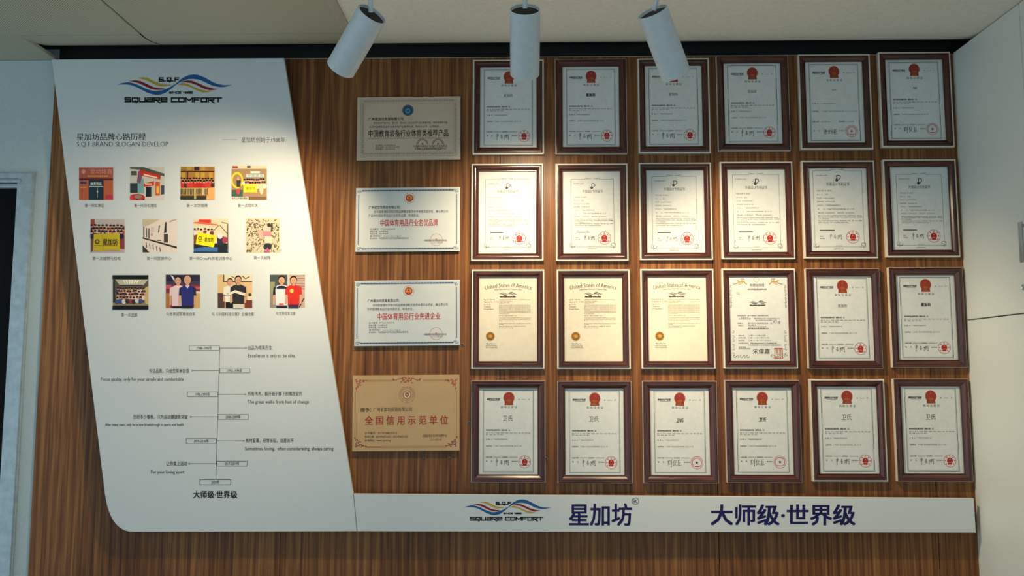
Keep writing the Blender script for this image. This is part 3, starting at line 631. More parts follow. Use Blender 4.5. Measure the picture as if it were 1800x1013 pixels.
# =================================================================== framed certificates
FW, FH = 0.253, 0.345; RAIL = 0.0245; DEP = 0.021; RIM = 0.0050
SW, SH = FW-2*RAIL, FH-2*RAIL
PROF = [(0.0, 0.004), (0.0, 0.0175), (0.0015, 0.0205), (0.0035, 0.0208), (0.0048, 0.0186), (0.0072, 0.0186), (0.0085, 0.0200), (0.0105, 0.0196), (0.0125, 0.0170), (0.0180, 0.0118), (0.0190, 0.0134), (0.0206, 0.0134), (0.0212, 0.0108), (RAIL-RIM+0.0006, 0.0094), (RAIL-RIM+0.0006, 0.004)]
_rails = {}
def rails(inset):
    if inset not in _rails:
        res = []; W, H = FW-2*inset, FH-2*inset
        sc_ = (RAIL-inset)/(RAIL-RIM)
        for side in range(4):
            V, Fc = [], []; n = len(PROF)
            Ls, Dist = (W/2, H/2) if side % 2 == 0 else (H/2, W/2)
            ang = -side*math.pi/2                       # bottom, left, top, right
            for e in (-1, 1):
                for t, d in PROF:
                    a, b = e*(Ls-t*sc_), -(Dist-t*sc_)
                    c, s = math.cos(ang), math.sin(ang)
                    V.append((a*c-b*s, -d, FH/2+a*s+b*c))
            for k in range(n-1): Fc.append((k, k+1, n+k+1, n+k))
            Fc.append(tuple(range(n-1, -1, -1))); Fc.append(tuple(range(n, 2*n)))
            me = bpy.data.meshes.new('frame_rail'); me.from_pydata(V, [], Fc); me.update()
            me.materials.append(M['frame'] if side % 2 == 0 else M['frame_v']); res.append(me)
        _rails[inset] = res
    return _rails[inset]
def rim_mesh(kind):
    k = 'rim'+kind
    if k not in _rails:
        d = 0.0160 if kind == 'A' else 0.0150
        V, Fc = box_geo(-FW/2, FW/2, -d, 0.0, 0.0, FH, 0.001)
        me = bpy.data.meshes.new('frame_rim'); me.from_pydata(V, [], Fc); me.update(); me.materials.append(M['rim']); _rails[k] = me
    return _rails[k]
# the rim is a hollow tray: four sides only, so the sheet stays visible
def rim_tray(kind):
    k = 'tray'+kind
    if k not in _rails:
        d = 0.0165 if kind == 'A' else 0.0172; V, Fc = [], []; t = 0.008
        for (x0, x1, z0, z1) in ((-FW/2, FW/2, 0, t), (-FW/2, FW/2, FH-t, FH), (-FW/2, -FW/2+t, t, FH-t), (FW/2-t, FW/2, t, FH-t)):
            v, f = box_geo(x0, x1, -d, -0.0005, z0, z1, 0.0006); o = len(V); V += v; Fc += [tuple(o+i for i in q) for q in f]
        me = bpy.data.meshes.new('frame_rim'); me.from_pydata(V, [], Fc); me.update(); me.materials.append(M['rim']); _rails[k] = me
    return _rails[k]
def sheet_map(u, v): return (-SW/2+u*SW, FH-RAIL-v*SH)
YS = -0.0072
ASP = SH/SW
_prints = {}
def pr(key, fn):
    """build a print once, share its mesh between sheets that read the same"""
    return (key, fn)
RED = (158, 52, 46); GOLD = (176, 112, 52); DK = (46, 46, 46)
def emblem(P, cx, cy, r, red=RED, gold=(168, 96, 46)):
    ry = r/ASP
    P.ell(cx, cy, r, ry*1.04, gold, 24); P.poly([(cx-r*.72, cy+ry*.62), (cx+r*.72, cy+ry*.62), (cx+r*.80, cy+ry*1.28), (cx-r*.80, cy+ry*1.28)], (150, 60, 40)); P.up()
    P.ell(cx, cy-ry*.03, r*.86, ry*.88, red, 24); P.rect(cx-r*.5, cy+ry*1.0, cx+r*.5, cy+ry*1.14, gold); P.up()
    P.star(cx, cy-ry*.42, r*.24, ry*.24, gold)
    for i in range(4):
        a = math.pi*(.16+.227*i); P.star(cx-r*.56*math.cos(a), cy-ry*.3+ry*.36*math.sin(a), r*.1, ry*.1, gold)
    P.rect(cx-r*.5, cy+ry*.42, cx+r*.5, cy+ry*.58, gold); P.rect(cx-r*.3, cy+ry*.26, cx+r*.3, cy+ry*.36, gold); P.poly([(cx-r*.38, cy+ry*.4), (cx+r*.38, cy+ry*.4), (cx+r*.3, cy+ry*.33), (cx-r*.3, cy+ry*.33)], gold)
    P.ring(cx, cy+ry*.8, r*.26, ry*.2, .55, gold, 12)
def seal(P, cx, cy, r, kind, col=(190, 50, 56)):
    ry = r/ASP
    P.ring(cx, cy, r, ry, .93, col, 32)
    n = 7 if kind == 'emblem' else 16
    for i in range(n):
        a = -math.pi/2 + (i-(n-1)/2)*(4.6/(n-1)); k = .74
        x, y = cx+r*k*math.cos(a), cy+ry*k*math.sin(a); s = r*(.085 if kind == 'emblem' else .075)
        P.rect(x-s, y-s/ASP, x+s, y+s/ASP, col)
    if kind == 'emblem':
        P.ell(cx, cy-ry*.02, r*.47, ry*.5, (176, 40, 44), 18); P.rect(cx-r*.36, cy+ry*.4, cx+r*.36, cy+ry*.6, (176, 40, 44)); P.up(); P.star(cx, cy-ry*.25, r*.15, ry*.15, (224, 150, 110)); P.rect(cx-r*.26, cy+ry*.2, cx+r*.26, cy+ry*.28, (224, 150, 110))
    else:
        P.star(cx, cy, r*.3, ry*.3, (150, 30, 40) if kind == 'star' else (60, 40, 40)); P.rect(cx-r*.4, cy+ry*.52, cx+r*.4, cy+ry*.66, col)
def tm_border(P):
    P.frame(.073, .028, .927, .970, .0075, (70, 78, 76), ASP); P.frame(.090, .040, .910, .958, .003, (110, 116, 114), ASP)
def tm_head(P):
    P.text('国家知识产权局', .135, .355, .133, .021, (20, 20, 20), .03, .25); P.rect(.175, .148, .35, .152, (70, 70, 70))
def tm_number(P):
    P.text('第', .668, .69, .137, .013, DK, .01); P.text('8654321', .725, .80, .137, .011, (90, 90, 90)); P.text('号', .838, .86, .137, .013, DK, .01)
def tm_title(P): P.text('商 标 注 册 证', .374, .648, .226, .026, (96, 74, 70), .008)
def tm_word(P, word, style):
    if style == 'thin': P.text(word, .407, .575, .355, .062, (60, 56, 54), .004)
    elif style == 'brush': P.text(word, .44, .565, .37, .045, (20, 20, 20), .03, .2)
    elif style == 'bold': P.text(word, .42, .58, .352, .036, (20, 20, 20), .04)
    elif style == 'grey': P.text(word, .42, .575, .352, .036, (84, 84, 86), .012)
    elif style == 'wave': waves(P, lambda x, y: (.455+x*.0000555, .333+y*.000055), (24, 24, 24), 14)
    elif style == 'peak': P.line([(.475, .36), (.495, .335), (.51, .358), (.535, .337)], .009, (40, 40, 40), ASP); P.line([(.525, .36), (.542, .34)], .008, (40, 40, 40), ASP)
def tm_body(P, style):
    D2 = (70, 70, 70)
    if style != 'wave':
        P.text('核定使用商品/服务项目（国际分类：25）', .124, .53, .49, .0175, (22, 22, 22), .02)
        P.text('服装；鞋；帽；袜；运动鞋；足球鞋；体操鞋；运动衫；游泳衣；手套；领带；皮带；婚纱', .124, .875, .522, .0125, D2)
        P.text('围巾；披肩；童装；内衣（截止）', .124, .42, .541, .0125, D2)
        P.text('注 册 人', .122, .225, .594, .015, (40, 40, 40), .012); P.text('广州星加坊贸易有限公司', .245, .48, .594, .014, D2); P.text('注册地址', .120, .228, .672, .015, (40, 40, 40), .015); P.text('广东省广州市天河区体育东路一百二十八号', .258, .72, .672, .014, D2)
        P.text('注册日期', .115, .225, .80, .014, (40, 40, 40), .015); P.text('2018年06月07日', .245, .375, .80, .013, D2); P.text('有效期至', .39, .495, .80, .014, (40, 40, 40), .015); P.text('2028年06月06日', .51, .655, .80, .013, D2)
    else:
        P.text('注 册 人', .11, .225, .515, .016, (40, 40, 40), .012); P.text('广州星加坊贸易有限公司', .28, .52, .515, .014, D2); P.text('注册地址', .11, .225, .61, .016, (40, 40, 40), .015); P.text('广东省广州市天河区体育东路一百二十八号三楼', .28, .88, .61, .014, D2); P.text('注册日期', .105, .22, .735, .016, (40, 40, 40), .015); P.text('2016年08月', .26, .41, .735, .013, D2); P.text('有效期至', .56, .68, .735, .016, (40, 40, 40), .015); P.text('2026年08月', .70, .82, .735, .013, D2)
    P.cut('director_text'); P.text('局', .122, .15, .846, .015, DK, .01); P.text('长', .205, .233, .846, .015, DK, .01); P.text('发证机关', .557, .66, .848, .014, (40, 40, 40), .012)
def pat_text(P, b):
    X = lambda u: b[0]+(b[2]-b[0])*u
    Yv = lambda v: b[1]+(b[3]-b[1])*v
    k = b[3]-b[1]; T = (62, 58, 54)
    def t(s, u0, u1, v, h, c=T, bo=0.0, sh=0.0): P.text(s, X(u0), X(u1), Yv(v), h*k, c, bo, sh)
    t('证书号第5012345号', .06, .30, .065, .016); P.cut('title_text'); t('外观设计专利证书', .27, .74, .18, .042, (70, 62, 54), .006)
    P.cut('body_text'); t('外观设计名称：鞋（星加坊）', .07, .37, .265, .017); t('设 计 人：卫氏', .07, .30, .315, .017); t('专 利 号：ZL 2019 3 0123456.7', .07, .43, .362, .017); t('专利申请日：2019年03月12日', .07, .43, .41, .017); t('专 利 权 人：广州星加坊贸易有限公司', .07, .54, .458, .017)
    t('地　　　址：广东省广州市天河区体育东路一百二十八号', .08, .82, .507, .017); t('授权公告日：2019年09月20日　　授权公告号：CN 305345678 S', .08, .82, .555, .017)
    for i, (s, e) in enumerate((('国家知识产权局依照中华人民共和国专利法经过初步审查，决定授予专利权，颁发外观', .96), ('设计专利证书并在专利登记簿上予以登记。专利权自授权公告之日起生效。专利权期限', .98), ('为十年，自申请日起算。', .30), ('专利证书记载专利权登记时的法律状况。专利权的转移、质押、无效、终止、恢复和', .97), ('专利权人的姓名或名称、国籍、地址变更等事项记载在登记簿上。', .70))):
        t(s, .08, e, (.593, .613, .636, .660, .685)[i], .0135)
    P.cut('barcode'); P.rect(X(.11), Yv(.777), X(.41), Yv(.790), (60, 58, 56)); P.cut('director_text'); t('局长', .11, .17, .862, .016); t('申长雨', .11, .20, .890, .016); P.cut('signature'); P.sign('a', X(.30), X(.56), Yv(.825), Yv(.91), .0055, (50, 46, 44), ASP)
    P.cut('footer_text'); t('第 1 页（共 1 页）', .42, .55, .985, .012); t('其他事项参见续页', .38, .58, 1.028, .012)
def pat_border(P, b):
    c = (128, 124, 114); x0, y0, x1, y1 = b; w = .006
    mid = (x0+x1)/2
    P.rect(x0, y0, mid-.13, y0+w/ASP, c); P.rect(mid+.13, y0, x1, y0+w/ASP, c); P.rect(x0+.06, y1-w/ASP, x1-.06, y1, c); P.rect(x0, y0, x0+w, y1-.035, c); P.rect(x1-w, y0, x1, y1-.035, c)
    for s in (-1, 1):
        P.scroll(mid+s*.11, y0, .035, math.pi if s > 0 else 0, .7, .006, c, ASP, s); P.line([(mid+s*.02, y0-.006), (mid+s*.06, y0-.01), (mid+s*.1, y0-.004)], .008, c, ASP)
        ex = x0 if s < 0 else x1
        P.scroll(ex-s*.03, y1-.025, .045, 0, .8, .007, (96, 104, 98), ASP, -s); P.scroll(ex+s*.0, y1-.005, .03, math.pi/2, .7, .007, (96, 104, 98), ASP, s); P.line([(ex-s*.07, y1), (ex+s*.02, y1-.0), (ex+s*.015, y1-.05)], .007, (96, 104, 98), ASP)
def pat_logo(P, b):
    cx, cy, k = b[0]+(b[2]-b[0])*.49, b[1]+(b[3]-b[1])*.10, (b[2]-b[0])*.075; c = (64, 60, 56)
    P.line([(cx+k*.15, cy-k*.8/ASP), (cx+k*.9, cy-k*.7/ASP), (cx+k*1.0, cy-k*.1/ASP), (cx+k*.4, cy+k*.5/ASP)], k*.2, c, ASP); P.line([(cx, cy-k*.9/ASP), (cx, cy+k*.9/ASP)], k*.24, c, ASP)
    P.ell(cx-k*.05, cy+k*.55/ASP, k*.42, k*.42/ASP, c, 14); P.ell(cx-k*.7, cy-k*.1/ASP, k*.12, k*.12/ASP, c, 8); P.ell(cx-k*.8, cy+k*.5/ASP, k*.1, k*.1/ASP, c, 8); P.ell(cx-k*.45, cy-k*.55/ASP, k*.1, k*.1/ASP, c, 8); P.ell(cx-k*.95, cy+k*.9/ASP, k*.09, k*.09/ASP, c, 8)
def us_text(P):
    K = (66, 62, 50)
    P.text('United States of America', .105, .90, .098, .060, K, .008, 0.0, .034); P.cut('office_name'); P.text('United States Patent and Trademark Office', .265, .735, .146, .022, (70, 66, 54), .012, .1, .008)
    P.cut('register_text')
    for (u1, v, s) in ((.275, .272, 'Reg. No. 5,432,109'), (.335, .299, 'Registered Mar. 27, 2018'), (.20, .327, 'Int. Cl.: 25'), (.205, .354, 'Trademark'), (.265, .381, 'Principal Register')): P.text(s, .09, u1, v, .019, (60, 58, 52), .008)
    L = [(.272, .885, 'GUANGZHOU SQUARE COMFORT TRADE CO., LTD. (CHINA limited company)'), (.291, .575, 'Tianhe District, Guangzhou'), (.309, .52, 'Guangdong, CHINA 510000')]
    L += [(.335+.0146*i, .885 if i < 7 else .52, 'CLASS 25: Shoes; sports shoes; football shoes; clothing; socks; gloves; belts; caps; scarves; shirts'[i % 5:]) for i in range(8)]
    L += [(.462, .65, 'FIRST USE 1-1-1988; IN COMMERCE 1-1-2016'), (.486, .885, 'The mark consists of the stylized wording SQUARE COMFORT below a wave-like design with'), (.504, .885, 'the letters S.Q.F above and the wording SINCE 1988 beneath the ribbon'), (.521, .715, 'The color is not claimed as a feature of the mark'), (.551, .885, 'No claim is made to the exclusive right to use the following apart from the mark'), (.563, .42, 'as shown: SQUARE'), (.585, .80, 'SER. NO. 87-654,321, FILED 09-18-2017'), (.607, .595, 'EXAMINING ATTORNEY')]
    P.cut('body_text')
    for v, u1, s in L: P.text(s, .345, u1, v, .013, (70, 66, 56))
    P.cut('director_text'); P.text('Director of the United States', .12, .315, .815, .016, (70, 66, 60)); P.text('Patent and Trademark Office', .12, .32, .834, .016, (70, 66, 60))
    P.cut('signature'); P.line([(.125, .795), (.145, .78), (.15, .798), (.175, .786), (.19, .797), (.215, .78), (.225, .797), (.255, .788), (.30, .792)], .006, (90, 90, 110), ASP)
def mono_logo(P, x0, x1, y0, y1, c=(44, 44, 44)):
    f = lambda x, y: (x0+(x1-x0)*(x-45)/1660, y0+(y1-y0)*(y-98)/400)
    waves(P, f, c, 16); a, b = f(165, 428), f(1540, 482); w = (x1-x0)*.026
    P.square('SQUARe', a[0], a[0]+(b[0]-a[0])*.435, a[1], b[1], w, c, ASP); P.square('COMFORT', a[0]+(b[0]-a[0])*.485, b[0], a[1], b[1], w, c, ASP)
def gold_seal(P):
    cx, cy, r = .198, .704, .076
    P.ell(cx, cy, r, r/ASP, (120, 78, 30), 32); P.up(); P.ring(cx, cy, r*.93, r*.93/ASP, .86, (196, 150, 70), 32); P.ell(cx, cy, r*.62, r*.62/ASP, (170, 118, 48), 24); P.up()
    P.ell(cx+r*.05, cy, r*.28, r*.4/ASP, (206, 160, 80), 12); P.line([(cx-r*.5, cy-r*.1/ASP), (cx, cy-r*.25/ASP), (cx+r*.5, cy-r*.12/ASP)], r*.16, (206, 160, 80), ASP); P.line([(cx-r*.3, cy+r*.4/ASP), (cx+r*.3, cy+r*.4/ASP)], r*.12, (110, 70, 30), ASP)
def orn_border(P):
    c = (128, 124, 112); g = (200, 156, 70)
    for s, x in ((1, .045), (-1, .955)):
        P.cut('side_scrolls')
        for i in range(6): P.scroll(x, .13+i*.045, .028, math.pi*(.5 if i % 2 else 1.5), .75, .007, c, ASP, s if i % 2 else -s)
        P.line([(x, .10), (x, .38)], .004, c, ASP)
        P.cut('corner_scrolls')
        for i in range(6): P.scroll(x+s*.01, .66+i*.05, .030, math.pi*(.5 if i % 2 else 1.5), .75, .007, c, ASP, -s if i % 2 else s)
        for i in range(5): P.scroll(x+s*(.03+i*.055), .95-(.0 if i % 2 else .012), .034, math.pi*(i % 2), .8, .008, (120, 104, 84), ASP, s)
        P.cut('gold_bird'); P.line([(x+s*.10, .05), (x+s*.15, .075), (x+s*.20, .062), (x+s*.27, .10)], .018, g, ASP); P.line([(x+s*.12, .10), (x+s*.19, .085), (x+s*.18, .03)], .013, g, ASP); P.line([(x+s*.16, .03), (x+s*.22, .035), (x+s*.23, .07)], .010, (150, 140, 100), ASP); P.line([(x+s*.03, .10), (x+s*.09, .09), (x+s*.13, .075)], .012, c, ASP)
def orn_text(P):
    T = (84, 80, 74)
    P.ring(.475, .045, .045, .045/ASP, .85, (176, 170, 150), 20); P.text('商標註冊證', .36, .605, .108, .028, (50, 46, 44), .01); P.rect(.38, .125, .60, .128, (150, 146, 136)); P.text('經濟部智慧財產局商標註冊證', .325, .645, .158, .018, (54, 50, 48), .015); P.text('REGISTRATION', .42, .55, .176, .010, T)
    P.cut('number_text'); P.text('註冊', .135, .175, .2, .014, T); P.text('公告', .135, .19, .218, .012, T)
    P.cut('body_text')
    for (u0, u1, v, s, b) in ((.14, .66, .468, '茲依照商標法規定，核准下列商標註冊，特發給本證書以資證明', .006), (.20, .33, .487, '此證給予', 0), (.16, .36, .505, '註冊第號商標', 0), (.42, .86, .502, '專用期間自公告之日起至屆滿之日止', 0), (.44, .80, .524, '指定使用於商品或服務之名稱', 0), (.74, .86, .54, '第二十五類', 0), (.135, .23, .556, '商標權人', .01), (.31, .86, .556, '廣州市天河區體育東路一百二十八號', 0), (.31, .46, .578, '名義人', 0), (.31, .62, .598, '中華人民共和國廣東省', 0), (.31, .655, .618, '廣州星加坊貿易有限公司', .02), (.15, .235, .582, '註冊人', .01),
                         (.145, .24, .70, '申請日期', 0), (.31, .60, .70, '二零一七年六月', 0), (.145, .27, .727, '註冊日期', 0), (.31, .66, .727, '二零一八年二月十六日', 0), (.145, .25, .755, '有效期限', 0), (.31, .69, .755, '二零二八年二月十五日止', 0), (.145, .79, .79, '本證書依法核發，其權利義務悉依商標法及其相關規定辦理', 0), (.30, .86, .812, '如有異動應向主管機關申請變更登記', 0), (.145, .27, .835, '核發機關', 0), (.145, .34, .853, '經濟部智慧財產局', 0)):
        P.text(s, u0, u1, v, .015, T, b)
    P.cut('signature'); P.text('宋偉嘉', .38, .67, .885, .055, (40, 36, 36), .008, .1)
    P.cut('red_stamp'); P.frame(.745, .845, .885, .97, .012, (176, 92, 74), ASP)
    P.text('智慧', .765, .867, .880, .052, (182, 98, 80), .012); P.text('之印', .765, .867, .934, .052, (182, 98, 80), .012)

_pc = {}
def put(key, name, root, fn, label=None):
    if key in _pc:
        for nm, o in _pc[key]: share(nm, o, root, label)
        return
    P = Print(sheet_map, YS); fn(P); _pc[key] = P.build(name, root, label)

_sheet = {}
def certificate(cx_, cy_, kind, row, col, rim, label, **kw):
    c = px(cx_, cy_, -0.008)
    root = empty('framed_certificate', (c.x, 0.0, c.z-FH/2))
    tag(root, label, 'certificate', 'framed certificates in rows on the wood wall')
    inset = RIM if rim == 'A' else 0.0010
    for me in rails(inset):
        o = bpy.data.objects.new('frame_rail', me); COL.objects.link(o); o.parent = root
    o = bpy.data.objects.new('frame_rim', rim_tray(rim)); COL.objects.link(o); o.parent = root
    pm = 'paper_cream' if kind == 'us' else 'paper'
    if pm not in _sheet:
        v, f = box_geo(-SW/2-0.003, SW/2+0.003, YS, -0.004, RAIL-0.003, FH-RAIL+0.003)
        me = bpy.data.meshes.new('certificate_sheet'); me.from_pydata(v, [], f); me.update(); me.materials.append(M[pm]); _sheet[pm] = me
        v, f = box_geo(-FW/2+0.0081, FW/2-0.0081, -0.0039, -0.0006, 0.0081, FH-0.0081)
    o = bpy.data.objects.new('certificate_sheet', _sheet[pm]); COL.objects.link(o); o.parent = root
    if kind == 'tm':
        put('tmb', 'border_line', root, tm_border); put('tme', 'emblem', root, lambda P: emblem(P, .51, .118, .095), 'round red and gold national emblem')
        put('tmh', 'office_name', root, tm_head); put('tmn', 'number_text', root, tm_number); put('tmi', 'title_text', root, tm_title)
        put(('tmw', kw['word'], kw['style']), 'trademark_word', root, lambda P: tm_word(P, kw['word'], kw['style'])); put(('tmy', kw['style'] == 'wave'), 'body_text', root, lambda P: tm_body(P, kw['style']))
        put(('sig', kw['sig']), 'signature', root, lambda P: P.sign(kw['sig'], .285, .52, .815, .90, .0065, (24, 24, 24), ASP))
        put(('seal', kw['seal']), 'seal', root, lambda P: seal(P, .775, .853, .104, kw['seal']), 'round red seal')
    elif kind == 'pat':
        b = kw['b']
        put(('pb', b), 'border_line', root, lambda P: pat_border(P, b)); put(('pl', b), 'emblem', root, lambda P: pat_logo(P, b), 'dark curled patent emblem'); put(('pt', b), 'printed_text', root, lambda P: pat_text(P, b))
        put(('ps', b), 'seal', root, lambda P: seal(P, b[0]+(b[2]-b[0])*.77, b[1]+(b[3]-b[1])*.87, .112, 'emblem'), 'round red seal')
    elif kind == 'us':
        put('ust', 'printed_text', root, us_text); put('usl', 'emblem', root, lambda P: mono_logo(P, .34, .665, .182, .246), 'dark ribbon emblem'); put('uss', 'seal', root, gold_seal, 'round gold seal')
    else:
        put('orb', 'border_line', root, orn_border, 'curling grey and gold ornament'); put('ort', 'printed_text', root, orn_text); put('orl', 'emblem', root, lambda P: mono_logo(P, .335, .645, .292, .352), 'dark ribbon emblem')
    return root

ORD = ['first', 'second', 'third', 'fourth', 'fifth', 'sixth']
R1 = [(893.5, 189), (1038.5, 188), (1184, 186.8), (1323, 182.2), (1467, 180), (1608.5, 176.2)]
R2 = [(891.8, 373.5), (1040, 373.4), (1187, 371.8), (1330, 370.3), (1474, 368.6), (1617.5, 366.5)]
R3 = [(893, 561), (1043, 561), (1190.5, 560.5), (1334, 560), (1482, 560), (1628.6, 558)]
R4 = [(893.5, 758), (1045, 759.2), (1195, 759.2), (1340.5, 758), (1490, 756), (1638, 755.6)]
S1, S2, S3 = 'a', 'b', 'c'
A_, B_ = 'A', 'B'
spec1 = [(A_, '星加坊', 'grey', S1, 'emblem'), (B_, '星加坊', 'bold', S1, 'emblem'), (A_, '星加坊 ', 'grey', S1, 'emblem'), (B_, '昱加坊', 'grey', S1, 'emblem'), (A_, '', 'wave', S3, 'star'), (A_, '', 'peak', S2, 'star')]
extra1 = ['partly hidden by the middle spotlight', 'between the two spotlights on the right', 'partly hidden by the right spotlight', 'just right of the right spotlight', 'with a tiny black ribbon mark', 'in the top right corner beside the cabinet']
for i, ((x, y), s) in enumerate(zip(R1, spec1)):
    certificate(x, y, 'tm', 1, i, s[0], 'framed trademark certificate with red emblem, top row, ' + extra1[i], word=s[1], style=s[2], sig=s[3], seal=s[4])
bs = [(.12, .10, .88, .92), (.145, .10, .885, .915), (.105, .075, .87, .94), (.10, .065, .90, .945), (.08, .03, .92, .945), (.11, .09, .89, .94)]
for i, (x, y) in enumerate(R2):
    certificate(x, y, 'pat', 2, i, A_, 'framed design patent certificate, second row from the top, %s from the left' % ORD[i], b=bs[i])
for i, (x, y) in enumerate(R3):
    if i < 3: certificate(x, y, 'us', 3, i, A_, 'framed cream certificate with gold seal and arched English title, %s from the left' % ORD[i])
    elif i == 3: certificate(x, y, 'orn', 3, i, A_, 'framed certificate with curling ornament border and square red stamp')
    else: certificate(x, y, 'tm', 3, i, B_, 'framed trademark certificate with red emblem, third row, ' + ('fifth from the left beside the ornamented one' if i == 4 else 'far right beside the cabinet'), word='星加坊', style='grey' if i == 4 else 'bold', sig=S1, seal='emblem')
for i, (x, y) in enumerate(R4):
    br = i in (2, 3)
    certificate(x, y, 'tm', 4, i, A_ if i == 4 else B_, 'framed trademark certificate with red emblem, bottom row, %s from the left' % ORD[i], word='卫氏', style='brush' if br else 'thin', sig=S2 if br else S1, seal='darkstar' if br else 'emblem')

# =================================================================== metal award plaques
def plaque(q, m, label):
    """q: photo corners TL, TR, BR, BL of the plate's face"""
    D = 0.014
    P4 = [px(x, y, -D) for x, y in q]
    w = ((P4[1]-P4[0]).length + (P4[2]-P4[3]).length)/2; h = ((P4[3]-P4[0]).length + (P4[2]-P4[1]).length)/2
    c = (P4[0]+P4[1]+P4[2]+P4[3])/4; ang = math.atan2((P4[1]-P4[0]).z+(P4[2]-P4[3]).z, (P4[1]-P4[0]).x+(P4[2]-P4[3]).x)
    root = empty('award_plaque', (c.x, 0, c.z-h/2)); root.rotation_euler = (0, -ang, 0)
    tag(root, label, 'plaque', 'metal award plaques left of the certificates')
    box('backing', -w/2+0.004, w/2-0.004, -D+0.0035, -0.0005, 0.004, h-0.004, M['plate_back'], root)
    box('plate', -w/2, w/2, -D, -D+0.0035, 0, h, m, root, bev=0.0012)
    return root, (lambda u, v: (-w/2+u*w, h-v*h)), w/h, -D
def chain(P, x0, y0, x1, y1, n, r, c, asp, horizontal=True):
    for i in range(n):
        t = (i+.5)/n; P.scroll(x0+(x1-x0)*t, y0+(y1-y0)*t, r, math.pi*(i % 2)+(0 if horizontal else math.pi/2), .8, r*.32, c, asp, 1 if i % 2 else -1)
CO = '广州星加坊贸易有限公司'
# rose-gold plaque
root, f, wh, yf = plaque([(627.5, 171.5), (808.8, 169), (810, 281), (628, 282)], M['p_rose'], 'rose-tinted award plaque with blue round emblem, topmost of four')
A = 1/wh
P = Print(f, yf); c = (132, 112, 92)
chain(P, .06, .075, .94, .075, 34, .012, c, A); chain(P, .06, .905, .94, .905, 34, .012, c, A); chain(P, .052, .09, .052, .9, 20, .012, c, A, False); chain(P, .945, .09, .945, .9, 20, .012, c, A, False)
P.frame(.036, .05, .962, .935, .002, c, A); P.frame(.070, .105, .930, .875, .0015, c, A); P.build('border', root, m=M['plate'])
P = Print(f, yf); P.ell(.492, .215, .056, .056/A, (120, 140, 150), 24); P.up(); P.ell(.492, .215, .046, .046/A, (40, 80, 110), 24); P.up(); P.ell(.492, .225, .026, .026/A, (96, 150, 170), 16); P.up(); P.star(.492, .222, .018, .018/A, (28, 50, 90)); P.ring(.492, .215, .052, .052/A, .9, (56, 90, 100)); P.build('emblem', root, 'round blue emblem', M['plate'])
P = Print(f, yf); T = (64, 50, 42)
P.text(CO, .112, .448, .350, .048, (44, 34, 30), .02); P.text('经专家组严格评定，贵公司「星加坊」运动系列产品在质量性能、使用效果等方面', .16, .875, .415, .034, T, .006); P.text('达到中国教育装备行业体育类产品推荐标准，特发此证书，以资鼓励。', .118, .80, .475, .034, T, .006)
P.cut('title_text'); P.text('中国教育装备行业体育类推荐产品', .112, .885, .580, .105, (60, 40, 36), .016); P.text('CHINESE EDUCATION EQUIPMENT INDUSTRY SPORTS RECOMMENDED PRODUCTS', .112, .885, .655, .030, (110, 90, 76))
P.cut('record_text')
for i, s in enumerate(('证书编号：JYZB20180618', '发证日期：2018年06月18日', '有效期至：2021年06月')): P.text(s, .18, (.375, .41, .37)[i], .765+i*.030, .024, T)
P.cut('issuer_text'); P.text('中国教育装备行业体育专业委员会', .545, .875, .785, .034, T, .012); P.text('中国教育装备采购网络管理中心', .56, .865, .825, .034, T, .012); P.build('printed_text', root, m=M['plate'])
P = Print(f, yf).up(2)
for x in (.635, .785):
    P.ring(x, .755, .058, .058/A, .93, (170, 84, 70), 28); P.star(x, .75, .014, .014/A, (176, 60, 50))
    for i in range(11):
        a = math.pi*(1.05+.09*i); P.rect(x+.045*math.cos(a)-.004, .755+.045/A*math.sin(a)-.008, x+.045*math.cos(a)+.004, .755+.045/A*math.sin(a)+.008, (120, 80, 70))
P.build('seal', root, 'two round red seals', M['plate'])
